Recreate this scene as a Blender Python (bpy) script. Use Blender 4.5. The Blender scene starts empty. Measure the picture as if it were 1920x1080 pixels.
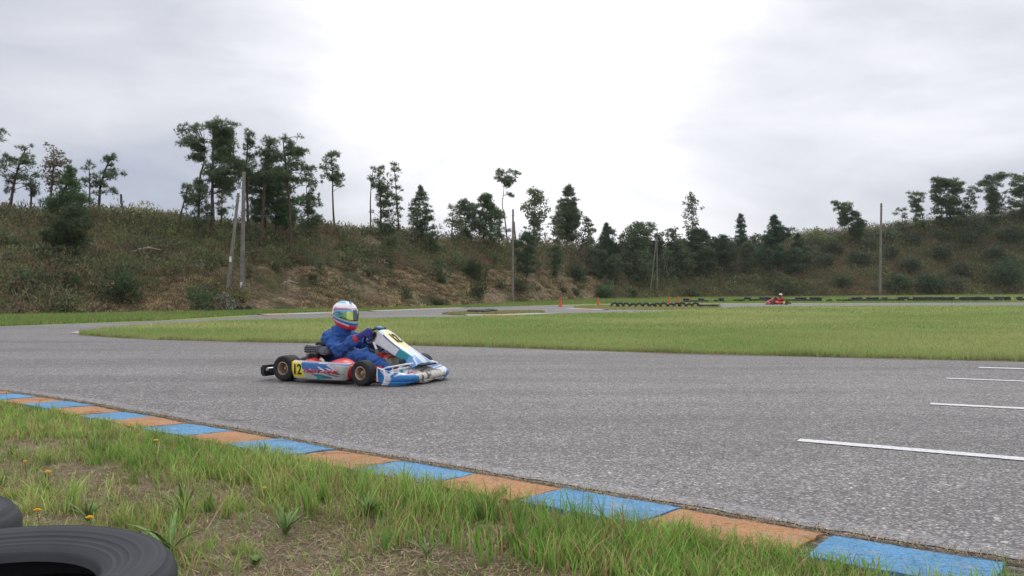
import bpy, bmesh, math, random
import numpy as np
from mathutils import Matrix, Vector
R = random.Random(7)
rng = np.random.default_rng(11)
S = bpy.context.scene
COL = S.collection

# ------------------------------------------------------------------ camera
H = 0.97
FOC = 1600.0
HY = 548.0
cam_d = bpy.data.cameras.new('camera')
cam = bpy.data.objects.new('camera', cam_d)
COL.objects.link(cam)
cam_d.sensor_width = 36.0
cam_d.lens = 30.0
cam_d.shift_y = 8.0 / 1920.0
cam_d.clip_start = 0.05
cam_d.clip_end = 2000
cam.location = (0, 0, H)
cam.rotation_euler = (math.radians(90), 0, 0)
S.camera = cam

# ------------------------------------------------------------------ world, sun, exposure
SUN_EL, SUN_AZ = 50.0, 12.0          # azimuth measured from +Y towards +X
W = bpy.data.worlds.new('World')
S.world = W
W.use_nodes = True
nt = W.node_tree
nt.nodes.clear()
def N(nt_, t, **kw):
    n = nt_.nodes.new(t)
    for k, v in kw.items():
        setattr(n, k, v)
    return n
out = N(nt, 'ShaderNodeOutputWorld')
bg = N(nt, 'ShaderNodeBackground')
bg2 = N(nt, 'ShaderNodeBackground')
sky = N(nt, 'ShaderNodeTexSky', sky_type='NISHITA')
sky.sun_disc = False
sky.sun_elevation = math.radians(SUN_EL)
sky.sun_rotation = math.radians(SUN_AZ)
bg2.inputs['Strength'].default_value = 0.1
nt.links.new(sky.outputs[0], bg2.inputs[0])
tc = N(nt, 'ShaderNodeTexCoord')
def vdot(vec):
    m = N(nt, 'ShaderNodeVectorMath', operation='DOT_PRODUCT')
    nt.links.new(tc.outputs['Generated'], m.inputs[0])
    v = Vector(vec).normalized()
    m.inputs[1].default_value = v
    return m.outputs['Value']
def mrange(sock, a, b, c, d, smooth=True):
    m = N(nt, 'ShaderNodeMapRange')
    if smooth:
        m.interpolation_type = 'SMOOTHSTEP'
    nt.links.new(sock, m.inputs[0])
    for i, v in enumerate((a, b, c, d)):
        m.inputs[i + 1].default_value = v
    return m.outputs[0]
def wmath(op, a, b):
    m = N(nt, 'ShaderNodeMath', operation=op)
    for i, s in enumerate((a, b)):
        if isinstance(s, (int, float)):
            m.inputs[i].default_value = s
        else:
            nt.links.new(s, m.inputs[i])
    return m.outputs[0]
mp = N(nt, 'ShaderNodeMapping')
mp.inputs['Scale'].default_value = (1.0, 1.0, 2.6)
mp.inputs['Location'].default_value = (0.35, 0.1, 0.2)
nt.links.new(tc.outputs['Generated'], mp.inputs[0])
ns = N(nt, 'ShaderNodeTexNoise')
ns.inputs['Scale'].default_value = 2.3
ns.inputs['Detail'].default_value = 7
ns.inputs['Roughness'].default_value = 0.5
ns.inputs['Distortion'].default_value = 0.35
nt.links.new(mp.outputs[0], ns.inputs['Vector'])
ns2 = N(nt, 'ShaderNodeTexNoise')
ns2.inputs['Scale'].default_value = 7.0
ns2.inputs['Detail'].default_value = 5
ns2.inputs['Distortion'].default_value = 0.6
nt.links.new(mp.outputs[0], ns2.inputs['Vector'])
cloud = wmath('ADD', wmath('MULTIPLY', wmath('SUBTRACT', ns.outputs[0], 0.5), 1.9),
              wmath('MULTIPLY', wmath('SUBTRACT', ns2.outputs[0], 0.5), 0.45))
bright = mrange(vdot((0.20, 1.0, 0.40)), 0.88, 0.985, 0.0, 1.0)      # the thin bright part of the cloud sheet
dark_l = mrange(vdot((-0.62, 1.0, 0.12)), 0.90, 1.0, 0.0, 1.0)       # heavy grey cloud on the left
dark_r = mrange(vdot((0.44, 1.0, 0.24)), 0.965, 1.0, 0.0, 1.0)
f = wmath('ADD', wmath('MULTIPLY', cloud, 0.72), 0.76)
f = wmath('ADD', f, wmath('MULTIPLY', bright, 0.31))
f = wmath('SUBTRACT', f, wmath('MULTIPLY', dark_l, 0.42))
f = wmath('SUBTRACT', f, wmath('MULTIPLY', dark_r, 0.36))
hz = mrange(vdot((0, 0, 1)), 0.0, 0.20, 0.16, 0.0)
f = wmath('SUBTRACT', f, hz)
up = mrange(vdot((0, 0, 1)), 0.35, 0.9, 0.0, 0.4)
f = wmath('ADD', f, up)
cr = N(nt, 'ShaderNodeValToRGB')
cr.color_ramp.elements[0].position = 0.0
cr.color_ramp.elements[0].color = (0.36, 0.41, 0.56, 1)
cr.color_ramp.elements[1].position = 1.0
cr.color_ramp.elements[1].color = (1.25, 1.24, 1.26, 1)
for p, c in ((0.25, (0.52, 0.555, 0.66, 1)), (0.5, (0.72, 0.735, 0.80, 1)), (0.75, (0.96, 0.96, 1.02, 1))):
    e = cr.color_ramp.elements.new(p)
    e.color = c
nt.links.new(f, cr.inputs[0])
nt.links.new(cr.outputs[0], bg.inputs[0])
bg.inputs['Strength'].default_value = 1.0
mixw = N(nt, 'ShaderNodeMixShader')
mixw.inputs[0].default_value = 0.93
nt.links.new(bg2.outputs[0], mixw.inputs[1])
nt.links.new(bg.outputs[0], mixw.inputs[2])
nt.links.new(mixw.outputs[0], out.inputs[0])

sun_d = bpy.data.lights.new('sun', 'SUN')
sun_d.energy = 1.0
sun_d.angle = math.radians(25)
sun_d.color = (1.0, 0.97, 0.93)
sun = bpy.data.objects.new('sun', sun_d)
COL.objects.link(sun)
el, az = math.radians(SUN_EL), math.radians(SUN_AZ)
sd = Vector((math.sin(az) * math.cos(el), math.cos(az) * math.cos(el), math.sin(el)))
sun.rotation_euler = sd.to_track_quat('Z', 'Y').to_euler()

S.view_settings.view_transform = 'Standard'
S.view_settings.look = 'None'
S.view_settings.exposure = 0.0
S.view_settings.gamma = 1.0
S.cycles.max_bounces = 6
S.cycles.transparent_max_bounces = 4

# ------------------------------------------------------------------ helpers
def G(px, py, z=0.0):
    """world point on the level z seen along a bearing of the survey view"""
    Y = FOC * (H - z) / (py - HY)
    return ((px - 960) / FOC * Y, Y, z)

def sstep(t):
    t = np.clip(t, 0, 1)
    return t * t * (3 - 2 * t)

def vnoise(x, y, seed=0):
    x = np.asarray(x, float); y = np.asarray(y, float)
    xi = np.floor(x).astype(np.int64); yi = np.floor(y).astype(np.int64)
    fx = x - xi; fy = y - yi
    fx = fx * fx * (3 - 2 * fx); fy = fy * fy * (3 - 2 * fy)
    def h(a, b):
        n = (a * 374761393 + b * 668265263 + seed * 982451653) & 0x7fffffff
        n = ((n ^ (n >> 13)) * 1274126177) & 0x7fffffff
        return ((n ^ (n >> 16)) & 0xffff) / 65535.0
    a = h(xi, yi); b = h(xi + 1, yi); c = h(xi, yi + 1); d = h(xi + 1, yi + 1)
    return (a * (1 - fx) + b * fx) * (1 - fy) + (c * (1 - fx) + d * fx) * fy

def fbm(x, y, seed=0, o=4):
    s = 0; a = 0.5
    for i in range(o):
        s = s + a * vnoise(x * 2 ** i, y * 2 ** i, seed + i)
        a *= 0.5
    return s

def inpoly(x, y, poly):
    x = np.asarray(x); y = np.asarray(y)
    r = np.zeros(x.shape, bool)
    n = len(poly)
    for i in range(n):
        x1, y1 = poly[i][:2]; x2, y2 = poly[(i + 1) % n][:2]
        c = ((y1 > y) != (y2 > y))
        xi = (x2 - x1) * (y - y1) / ((y2 - y1) if y2 != y1 else 1e-9) + x1
        r ^= c & (x < xi)
    return r

def tag(o, label=None, cat=None, group=None, kind=None):
    if label: o['label'] = label
    if cat: o['category'] = cat
    if group: o['group'] = group
    if kind: o['kind'] = kind
    return o

def link(o, parent=None):
    COL.objects.link(o)
    if parent is not None:
        o.parent = parent
    return o

def empty(name, loc, rz=0.0):
    o = bpy.data.objects.new(name, None)
    o.empty_display_size = 0.2
    o.location = loc
    o.rotation_euler = (0, 0, rz)
    return link(o)

def mesh(name, verts, faces, mat, parent=None, smooth=True, cols=None):
    me = bpy.data.meshes.new(name)
    me.from_pydata([tuple(v) for v in verts], [], [tuple(f) for f in faces])
    if mat: me.materials.append(mat)
    if smooth: me.polygons.foreach_set('use_smooth', [True] * len(me.polygons))
    if cols is not None:
        setcol(me, cols)
    me.update()
    return link(bpy.data.objects.new(name, me), parent)

def setcol(me, cols):
    cols = np.asarray(cols, float)
    a = me.color_attributes.new('Col', 'FLOAT_COLOR', 'POINT')
    c4 = np.ones((len(cols), 4)); c4[:, :3] = cols
    a.data.foreach_set('color', c4.ravel())

def soup(name, T, C, mat, parent=None, per_vert=False):
    """T (n,3,3) triangles, C (n,3) colours -> one mesh"""
    n = len(T)
    me = bpy.data.meshes.new(name)
    me.vertices.add(n * 3); me.loops.add(n * 3); me.polygons.add(n)
    me.vertices.foreach_set('co', T.reshape(-1))
    me.loops.foreach_set('vertex_index', np.arange(n * 3, dtype=np.int32))
    me.polygons.foreach_set('loop_start', np.arange(0, n * 3, 3, dtype=np.int32))
    me.polygons.foreach_set('loop_total', np.full(n, 3, dtype=np.int32))
    me.materials.append(mat)
    setcol(me, C.reshape(-1, 3) if per_vert else np.repeat(C, 3, axis=0))
    me.update()
    return link(bpy.data.objects.new(name, me), parent)

def unit(v):
    return v / (np.linalg.norm(v, axis=-1, keepdims=True) + 1e-9)

class MB:
    """collects solids for one mesh"""
    def __init__(self):
        self.v = []; self.f = []
    def add(self, v, f):
        n = len(self.v)
        self.v += [tuple(p) for p in v]
        self.f += [tuple(i + n for i in q) for q in f]
    def box(self, a, b, M=None, bev=0.0):
        bm = bmesh.new()
        bmesh.ops.create_cube(bm, size=1)
        a = Vector(a); b = Vector(b)
        for v in bm.verts:
            v.co = Vector(((a[i] + b[i]) / 2 + v.co[i] * (b[i] - a[i])) for i in range(3))
        if bev:
            bmesh.ops.bevel(bm, geom=bm.edges[:], offset=bev, segments=2, affect='EDGES')
        if M is not None:
            bm.transform(M)
        bm.verts.index_update()
        self.add([v.co[:] for v in bm.verts], [[v.index for v in q.verts] for q in bm.faces])
        bm.free()
    def tube(self, pts, rad, seg=8, closed=False):
        pts = [Vector(p) for p in pts]
        n = len(pts)
        if not hasattr(rad, '__len__'): rad = [rad] * n
        vs = []; fs = []
        u = None
        for i, p in enumerate(pts):
            if closed:
                d = pts[(i + 1) % n] - pts[i - 1]
            else:
                d = pts[min(i + 1, n - 1)] - pts[max(i - 1, 0)]
            d.normalize()
            if u is None:
                u = d.orthogonal().normalized()
            u = (u - d * u.dot(d)).normalized()
            w = d.cross(u)
            for k in range(seg):
                a = 2 * math.pi * k / seg
                vs.append(p + (u * math.cos(a) + w * math.sin(a)) * rad[i])
        m = n if closed else n - 1
        for i in range(m):
            for k in range(seg):
                a = i * seg + k; b = i * seg + (k + 1) % seg
                c = ((i + 1) % n) * seg + (k + 1) % seg; d = ((i + 1) % n) * seg + k
                fs.append((a, b, c, d))
        if not closed:
            fs.append(tuple(range(seg - 1, -1, -1)))
            fs.append(tuple((n - 1) * seg + k for k in range(seg)))
        self.add(vs, fs)
    def lathe(self, prof, seg=48, M=None, closed=False):
        """profile of (r, h) turned about the local Z"""
        vs = []; fs = []
        n = len(prof)
        for k in range(seg):
            a = 2 * math.pi * k / seg
            for r, h in prof:
                v = Vector((r * math.cos(a), r * math.sin(a), h))
                vs.append(M @ v if M is not None else v)
        m = n if closed else n - 1
        for k in range(seg):
            for i in range(m):
                j = (i + 1) % n
                fs.append((k * n + i, ((k + 1) % seg) * n + i, ((k + 1) % seg) * n + j, k * n + j))
        self.add(vs, fs)
    def capsule(self, a, b, ra, rb, seg=14, rings=6):
        a = Vector(a); b = Vector(b)
        d = (b - a)
        L = d.length
        q = d.to_track_quat('Z', 'Y').to_matrix().to_4x4() if L > 1e-6 else Matrix()
        prof = []
        for i in range(rings + 1):
            t = -math.pi / 2 + math.pi / 2 * i / rings
            prof.append((max(ra * math.cos(t), 1e-4), ra * math.sin(t)))
        for i in range(rings + 1):
            t = math.pi / 2 * i / rings
            prof.append((max(rb * math.cos(t), 1e-4), L + rb * math.sin(t)))
        self.lathe(prof, seg, Matrix.Translation(a) @ q)
        n = len(prof)
        base = len(self.v) - seg * n
        self.f.append(tuple(base + k * n for k in range(seg))[::-1])
        self.f.append(tuple(base + k * n + n - 1 for k in range(seg)))
    def ell(self, c, r, M=None):
        bm = bmesh.new()
        bmesh.ops.create_uvsphere(bm, u_segments=20, v_segments=12, radius=1)
        for v in bm.verts:
            v.co = Vector((v.co[0] * r[0], v.co[1] * r[1], v.co[2] * r[2]))
            if M is not None: v.co = M @ v.co
            v.co += Vector(c)
        bm.verts.index_update()
        self.add([v.co[:] for v in bm.verts], [[v.index for v in q.verts] for q in bm.faces])
        bm.free()
    def build(self, name, mat, parent=None, smooth=True, sharp=35):
        o = mesh(name, self.v, self.f, mat, parent, smooth)
        if smooth and sharp:
            me = o.data
            try:
                me.set_sharp_from_angle(angle=math.radians(sharp))
            except Exception:
                pass
        return o
    def fused(self, name, mat, parent=None, voxel=0.012, smooth_it=4, crease=0.0):
        """melts the overlapping solids into one continuous skin"""
        me = bpy.data.meshes.new('tmp')
        me.from_pydata(self.v, [], self.f)
        o = bpy.data.objects.new('tmp', me)
        COL.objects.link(o)
        m = o.modifiers.new('r', 'REMESH'); m.mode = 'VOXEL'; m.voxel_size = voxel; m.use_smooth_shade = True
        m = o.modifiers.new('s', 'SMOOTH'); m.factor = 0.6; m.iterations = smooth_it
        dg = bpy.context.evaluated_depsgraph_get()
        dg.update()
        ev = o.evaluated_get(dg)
        nm = bpy.data.meshes.new_from_object(ev)
        bpy.data.objects.remove(o)
        bpy.data.meshes.remove(me)
        nm.name = name
        nm.materials.clear()
        if mat: nm.materials.append(mat)
        if crease:
            n = len(nm.vertices)
            co = np.empty(n * 3); nm.vertices.foreach_get('co', co); co = co.reshape(-1, 3)
            no = np.empty(n * 3); nm.vertices.foreach_get('normal', no); no = no.reshape(-1, 3)
            a = fbm(co[:, 0] * 8 + co[:, 1] * 7, co[:, 2] * 15 - co[:, 0] * 10 + co[:, 1] * 5, 5, 3) - 0.44; a = np.abs(a) * 1.6 - 0.09
            b = vnoise(co[:, 0] * 30 + co[:, 2] * 24, co[:, 1] * 30 - co[:, 2] * 14, 9) - 0.5
            co = co + no * (a * crease * 1.7 + b * crease * 0.5)[:, None]
            nm.vertices.foreach_set('co', co.ravel())
        nm.polygons.foreach_set('use_smooth', [True] * len(nm.polygons))
        nm.update()
        return link(bpy.data.objects.new(name, nm), parent)

# ------------------------------------------------------------------ materials
def mat_new(name, rough=0.6, spec=0.3, metal=0.0, base=(0.5, 0.5, 0.5)):
    m = bpy.data.materials.new(name)
    m.use_nodes = True
    t = m.node_tree
    b = t.nodes['Principled BSDF']
    b.inputs['Roughness'].default_value = rough
    b.inputs['Specular IOR Level'].default_value = spec
    b.inputs['Metallic'].default_value = metal
    b.inputs['Base Color'].default_value = (*base, 1)
    return m, t, b

def noise(t, scale, detail=4, rough=0.55, coord=None, dist=0.0, ntype='ShaderNodeTexNoise'):
    n = t.nodes.new(ntype)
    n.inputs['Scale'].default_value = scale
    if ntype == 'ShaderNodeTexNoise':
        n.inputs['Detail'].default_value = detail
        n.inputs['Roughness'].default_value = rough
        n.inputs['Distortion'].default_value = dist
    if coord is None:
        c = t.nodes.new('ShaderNodeTexCoord')
        coord = c.outputs['Object']
    t.links.new(coord, n.inputs['Vector'])
    return n

def ramp(t, sock, stops):
    r = t.nodes.new('ShaderNodeValToRGB')
    els = r.color_ramp.elements
    while len(els) < len(stops):
        els.new(0.5)
    for e, (p, c) in zip(els, stops):
        e.position = p
        e.color = (*c, 1) if len(c) == 3 else c
    t.links.new(sock, r.inputs[0])
    return r.outputs[0]

def mixc(t, fac, a, b, mode='MIX'):
    m = t.nodes.new('ShaderNodeMix')
    m.data_type = 'RGBA'
    m.blend_type = mode
    for s, v in ((m.inputs[0], fac), (m.inputs[6], a), (m.inputs[7], b)):
        if hasattr(v, 'is_linked'):
            t.links.new(v, s)
        elif isinstance(v, tuple):
            s.default_value = (*v, 1)
        else:
            s.default_value = v
    return m.outputs[2]

def bump(t, b, sock, strength=0.3, dist=0.01):
    n = t.nodes.new('ShaderNodeBump')
    n.inputs['Strength'].default_value = strength
    n.inputs['Distance'].default_value = dist
    t.links.new(sock, n.inputs['Height'])
    t.links.new(n.outputs[0], b.inputs['Normal'])

def simple(name, base, rough=0.6, spec=0.3, metal=0.0, var=0.12, scale=8.0, bmp=0.0):
    m, t, b = mat_new(name, rough, spec, metal, base)
    n = noise(t, scale, 4)
    lo = tuple(c * (1 - var) for c in base); hi = tuple(min(1, c * (1 + var)) for c in base)
    t.links.new(ramp(t, n.outputs[0], [(0.3, lo), (0.7, hi)]), b.inputs['Base Color'])
    if bmp: bump(t, b, n.outputs[0], bmp, 0.005)
    return m

def vcol(name, rough=0.6, spec=0.3, var=0.2, scale=3.0, coat=0.0, dirt=0.0):
    m, t, b = mat_new(name, rough, spec)
    a = t.nodes.new('ShaderNodeAttribute'); a.attribute_name = 'Col'
    n = noise(t, scale, 4)
    k = ramp(t, n.outputs[0], [(0.3, (1 - var,) * 3), (0.7, (1.0, 1.0, 1.0))])
    c = mixc(t, 1.0, a.outputs['Color'], k, 'MULTIPLY')
    if dirt:
        n2 = noise(t, 22, 5, 0.65)
        c = mixc(t, ramp(t, n2.outputs[0], [(0.5, (0, 0, 0)), (0.8, (dirt,) * 3)]), c, (0.12, 0.11, 0.10))
    t.links.new(c, b.inputs['Base Color'])
    b.inputs['Coat Weight'].default_value = coat
    b.inputs['Coat Roughness'].default_value = 0.12
    return m

def leafmat(name, trans=0.38):
    m, t, b = mat_new(name, 0.6, 0.25)
    a = t.nodes.new('ShaderNodeAttribute'); a.attribute_name = 'Col'
    t.links.new(a.outputs['Color'], b.inputs['Base Color'])
    tr = t.nodes.new('ShaderNodeBsdfTranslucent')
    t.links.new(a.outputs['Color'], tr.inputs[0])
    mx = t.nodes.new('ShaderNodeMixShader'); mx.inputs[0].default_value = trans
    o = t.nodes['Material Output']
    t.links.new(b.outputs[0], mx.inputs[1]); t.links.new(tr.outputs[0], mx.inputs[2])
    t.links.new(mx.outputs[0], o.inputs[0])
    return m

M_leaf = leafmat('foliage')
M_grass = leafmat('grass_blades', 0.3)
M_straw = leafmat('straw', 0.1)

def asphalt_nodes(t, b, line=False):
    c = t.nodes.new('ShaderNodeTexCoord').outputs['Object']
    v1 = noise(t, 100, coord=c, ntype='ShaderNodeTexVoronoi')
    v2 = noise(t, 44, coord=c, ntype='ShaderNodeTexVoronoi')
    n1 = noise(t, 120, 4, 0.7, coord=c)
    n0 = noise(t, 0.35, 5, 0.6, coord=c)
    n3 = noise(t, 5, 5, 0.6, coord=c)
    hsv = t.nodes.new('ShaderNodeSeparateColor'); t.links.new(v1.outputs['Color'], hsv.inputs[0])
    hs2 = t.nodes.new('ShaderNodeSeparateColor'); t.links.new(v2.outputs['Color'], hs2.inputs[0])
    stones = ramp(t, hsv.outputs[0], [(0.0, (0.08, 0.076, 0.078)), (0.4, (0.155, 0.149, 0.151)), (0.8, (0.245, 0.238, 0.239)), (1.0, (0.48, 0.47, 0.455))])
    big = ramp(t, hs2.outputs[1], [(0.0, (0.84, 0.84, 0.84)), (0.5, (0.98, 0.98, 0.98)), (0.93, (1.08, 1.08, 1.08)), (1.0, (1.7, 1.68, 1.65))])
    col = mixc(t, 1.0, stones, big, 'MULTIPLY')
    fine = ramp(t, n1.outputs[0], [(0.3, (0.6, 0.6, 0.6)), (0.7, (1.35, 1.35, 1.35))])
    col = mixc(t, 1.0, col, fine, 'MULTIPLY')
    mpg = t.nodes.new('ShaderNodeMapping'); mpg.inputs['Rotation'].default_value = (0, 0, 0.42); mpg.inputs['Scale'].default_value = (0.09, 1.0, 1.0)
    t.links.new(c, mpg.inputs[0])
    nl_ = noise(t, 0.9, 5, 0.6, coord=mpg.outputs[0])
    large = mixc(t, 1.0, ramp(t, n0.outputs[0], [(0.3, (0.84, 0.83, 0.83)), (0.7, (1.03, 1.02, 1.03))]), ramp(t, nl_.outputs[0], [(0.38, (0.78, 0.775, 0.78)), (0.60, (1.04, 1.035, 1.04))]), 'MULTIPLY')
    vc = noise(t, 0.22, coord=c, ntype='ShaderNodeTexVoronoi'); vc.feature = 'DISTANCE_TO_EDGE'
    nd = noise(t, 1.4, 6, 0.7, coord=c)
    av = t.nodes.new('ShaderNodeVectorMath'); av.operation = 'MULTIPLY_ADD'
    t.links.new(nd.outputs['Color'], av.inputs[0]); av.inputs[1].default_value = (1.3, 1.3, 0); t.links.new(c, av.inputs[2])
    t.links.new(av.outputs[0], vc.inputs['Vector'])
    large = mixc(t, 1.0, large, ramp(t, vc.outputs['Distance'], [(0.0, (0.62,) * 3), (0.0035, (1, 1, 1))]), 'MULTIPLY')
    col = mixc(t, 1.0, col, large, 'MULTIPLY')
    med = ramp(t, n3.outputs[0], [(0.3, (0.94, 0.94, 0.94)), (0.7, (1.05, 1.05, 1.05))])
    col = mixc(t, 1.0, col, med, 'MULTIPLY')
    return col, v1, n1, n3, c

m, t, b = mat_new('asphalt', 0.72, 0.35)
col, v1, n1, n3, c = asphalt_nodes(t, b)
# slightly polished racing line
t.links.new(col, b.inputs['Base Color'])
bump(t, b, v1.outputs['Distance'], 0.5, 0.006)
M_asphalt = m

m, t, b = mat_new('worn_line', 0.75, 0.3)
col, v1, n1, n3, c = asphalt_nodes(t, b)
nn = noise(t, 30, 6, 0.8, coord=c)
col = mixc(t, ramp(t, nn.outputs[0], [(0.42, (0.05,) * 3), (0.62, (0.5,) * 3)]), col, (0.38, 0.38, 0.39))
t.links.new(col, b.inputs['Base Color'])
bump(t, b, v1.outputs['Distance'], 0.5, 0.006)
M_worn = m

m, t, b = mat_new('white_paint', 0.6, 0.3)
nn = noise(t, 60, 6, 0.8)
t.links.new(ramp(t, nn.outputs[0], [(0.36, (0.28, 0.28, 0.29)), (0.50, (0.66, 0.67, 0.70)), (1, (0.86, 0.87, 0.9))]), b.inputs['Base Color'])
M_white_paint = m

m, t, b = mat_new('crack_dirt', 0.9, 0.1)
nn = noise(t, 24, 6, 0.75)
t.links.new(ramp(t, nn.outputs[0], [(0.36, (0.045, 0.04, 0.036)), (0.50, (0.13, 0.12, 0.10)), (0.62, (0.28, 0.25, 0.20))]), b.inputs['Base Color'])
bump(t, b, nn.outputs[0], 0.6, 0.02)
M_crack = m

def kerbmat(name, base, alt):
    m, t, b = mat_new(name, 0.72, 0.25)
    c = t.nodes.new('ShaderNodeTexCoord').outputs['Object']
    n1 = noise(t, 13, 8, 0.75, coord=c, dist=0.8); n2 = noise(t, 60, 6, 0.85, coord=c); n3 = noise(t, 3.0, 4, 0.5, coord=c)
    col = ramp(t, n3.outputs[0], [(0.3, tuple(x * 0.85 for x in base)), (0.7, tuple(x * 1.12 for x in base))])
    col = mixc(t, ramp(t, n1.outputs[0], [(0.50, (0, 0, 0)), (0.64, (0.8,) * 3)]), col, alt)
    sp = ramp(t, n2.outputs[0], [(0.38, (0.35,) * 3), (0.47, (0.86,) * 3), (0.62, (1.15,) * 3)])
    n4 = noise(t, 5, 6, 0.8, coord=c, dist=1.0)
    sp = mixc(t, 1.0, sp, ramp(t, n4.outputs[0], [(0.34, (0.42,) * 3), (0.46, (1, 1, 1))]), 'MULTIPLY')
    col = mixc(t, 1.0, col, sp, 'MULTIPLY')
    t.links.new(col, b.inputs['Base Color'])
    bump(t, b, n2.outputs[0], 0.5, 0.006)
    return m
M_kblue = kerbmat('kerb_blue', (0.10, 0.29, 0.52), (0.24, 0.32, 0.40))
M_korange = kerbmat('kerb_orange', (0.45, 0.22, 0.095), (0.36, 0.28, 0.20))
M_kwhite = kerbmat('kerb_white', (0.42, 0.41, 0.40), (0.25, 0.24, 0.23))
M_kfar = kerbmat('kerb_faded_orange', (0.50, 0.31, 0.20), (0.32, 0.28, 0.25))

m, t, b = mat_new('verge_earth', 0.95, 0.1)
c = t.nodes.new('ShaderNodeTexCoord').outputs['Object']
n1 = noise(t, 1.6, 6, 0.6, coord=c); n2 = noise(t, 38, 8, 0.8, coord=c, dist=1.5); n3 = noise(t, 6, 5, 0.6, coord=c)
col = ramp(t, n2.outputs[0], [(0.3, (0.12, 0.09, 0.065)), (0.5, (0.29, 0.22, 0.16)), (0.66, (0.48, 0.40, 0.315))])
col = mixc(t, ramp(t, n1.outputs[0], [(0.45, (0, 0, 0)), (0.62, (0.75,) * 3)]), col, mixc(t, n2.outputs[0], (0.09, 0.08, 0.035), (0.22, 0.20, 0.09)))
col = mixc(t, ramp(t, n3.outputs[0], [(0.60, (0, 0, 0)), (0.75, (0.5,) * 3)]), col, (0.26, 0.22, 0.18))
t.links.new(col, b.inputs['Base Color'])
bump(t, b, n2.outputs[0], 0.9, 0.03)
M_earth = m

m, t, b = mat_new('field_grass', 0.95, 0.08)
c = t.nodes.new('ShaderNodeTexCoord').outputs['Object']
n1 = noise(t, 0.25, 5, 0.6, coord=c); n2 = noise(t, 26, 6, 0.8, coord=c); n3 = noise(t, 1.7, 5, 0.7, coord=c)
col = ramp(t, n1.outputs[0], [(0.35, (0.21, 0.28, 0.085)), (0.65, (0.31, 0.34, 0.13))])
col = mixc(t, 1.0, col, ramp(t, n2.outputs[0], [(0.3, (0.5,) * 3), (0.7, (1.35,) * 3)]), 'MULTIPLY')
col = mixc(t, ramp(t, n3.outputs[0], [(0.58, (0, 0, 0)), (0.75, (0.5,) * 3)]), col, (0.19, 0.18, 0.08))
t.links.new(col, b.inputs['Base Color'])
bump(t, b, n2.outputs[0], 0.9, 0.04)
M_field = m

def mr_(t, sock, a, b_):
    m_ = t.nodes.new('ShaderNodeMapRange'); t.links.new(sock, m_.inputs[0]); m_.inputs[1].default_value = a; m_.inputs[2].default_value = b_
    return m_.outputs[0]
m, t, b = mat_new('bank_soil', 0.95, 0.08)
c = t.nodes.new('ShaderNodeTexCoord').outputs['Object']
n1 = noise(t, 0.10, 5, 0.6, coord=c); n2 = noise(t, 4.2, 8, 0.8, coord=c, dist=0.1); n3 = noise(t, 0.55, 6, 0.65, coord=c)
col = ramp(t, n2.outputs[0], [(0.30, (0.10, 0.072, 0.046)), (0.48, (0.24, 0.175, 0.115)), (0.64, (0.46, 0.37, 0.26))])
veg = ramp(t, n2.outputs[0], [(0.3, (0.05, 0.05, 0.025)), (0.55, (0.12, 0.11, 0.055)), (0.75, (0.22, 0.18, 0.10))])
gx = t.nodes.new('ShaderNodeSeparateXYZ'); t.links.new(c, gx.inputs[0])
col = mixc(t, mixc(t, 1.0, ramp(t, n3.outputs[0], [(0.42, (0, 0, 0)), (0.55, (1, 1, 1))]), ramp(t, mr_(t, gx.outputs[0], 12, 20), [(0, (0, 0, 0)), (1, (1, 1, 1))]), 'ADD'), col, veg)
t.links.new(col, b.inputs['Base Color'])
bump(t, b, n2.outputs[0], 1.0, 0.25)
M_bank = m

m, t, b = mat_new('bark', 0.9, 0.1)
nn = noise(t, 6, 6, 0.7)
t.links.new(ramp(t, nn.outputs[0], [(0.3, (0.045, 0.032, 0.026)), (0.7, (0.13, 0.09, 0.07))]), b.inputs['Base Color'])
bump(t, b, nn.outputs[0], 0.6, 0.03)
M_bark = m
M_barkgrey = simple('grey_bark', (0.16, 0.14, 0.12), 0.9, 0.1, var=0.4, scale=9, bmp=0.3)
M_concrete = simple('weathered_concrete', (0.19, 0.18, 0.165), 0.85, 0.15, var=0.25, scale=3, bmp=0.1)
M_tagwhite = simple('white_plate', (0.7, 0.7, 0.7), 0.5)

m, t, b = mat_new('old_rubber', 0.62, 0.25)
c = t.nodes.new('ShaderNodeTexCoord').outputs['Object']
n1 = noise(t, 5, 6, 0.65, coord=c); n2 = noise(t, 70, 5, 0.8, coord=c)
col = ramp(t, n1.outputs[0], [(0.3, (0.022, 0.024, 0.030)), (0.75, (0.052, 0.054, 0.064))])
col = mixc(t, ramp(t, n2.outputs[0], [(0.62, (0, 0, 0)), (0.8, (0.5,) * 3)]), col, (0.085, 0.083, 0.082))
t.links.new(col, b.inputs['Base Color'])
t.links.new(ramp(t, n1.outputs[0], [(0.3, (0.5,) * 3), (0.7, (0.75,) * 3)]), b.inputs['Roughness'])
bump(t, b, n2.outputs[0], 0.25, 0.003)
M_tyre = m
M_kart_tyre = simple('slick_rubber', (0.022, 0.021, 0.022), 0.72, 0.3, var=0.3, scale=14, bmp=0.1)
M_gold = simple('bronze_magnesium', (0.34, 0.22, 0.11), 0.42, 0.5, 0.55, var=0.2, scale=20)
M_alloy = simple('pale_bronze_lip', (0.42, 0.34, 0.27), 0.38, 0.5, 0.6, var=0.2, scale=20)
M_black = simple('black_plastic', (0.018, 0.018, 0.02), 0.5, 0.4)
M_dark = simple('dark_metal', (0.04, 0.038, 0.038), 0.45, 0.5, 0.4, var=0.3)
M_steel = simple('steel', (0.45, 0.45, 0.46), 0.3, 0.5, 0.9)
M_greybox = simple('grey_plastic', (0.15, 0.16, 0.18), 0.45, 0.4)
M_tank = simple('milky_plastic', (0.42, 0.38, 0.30), 0.45, 0.4)
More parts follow.
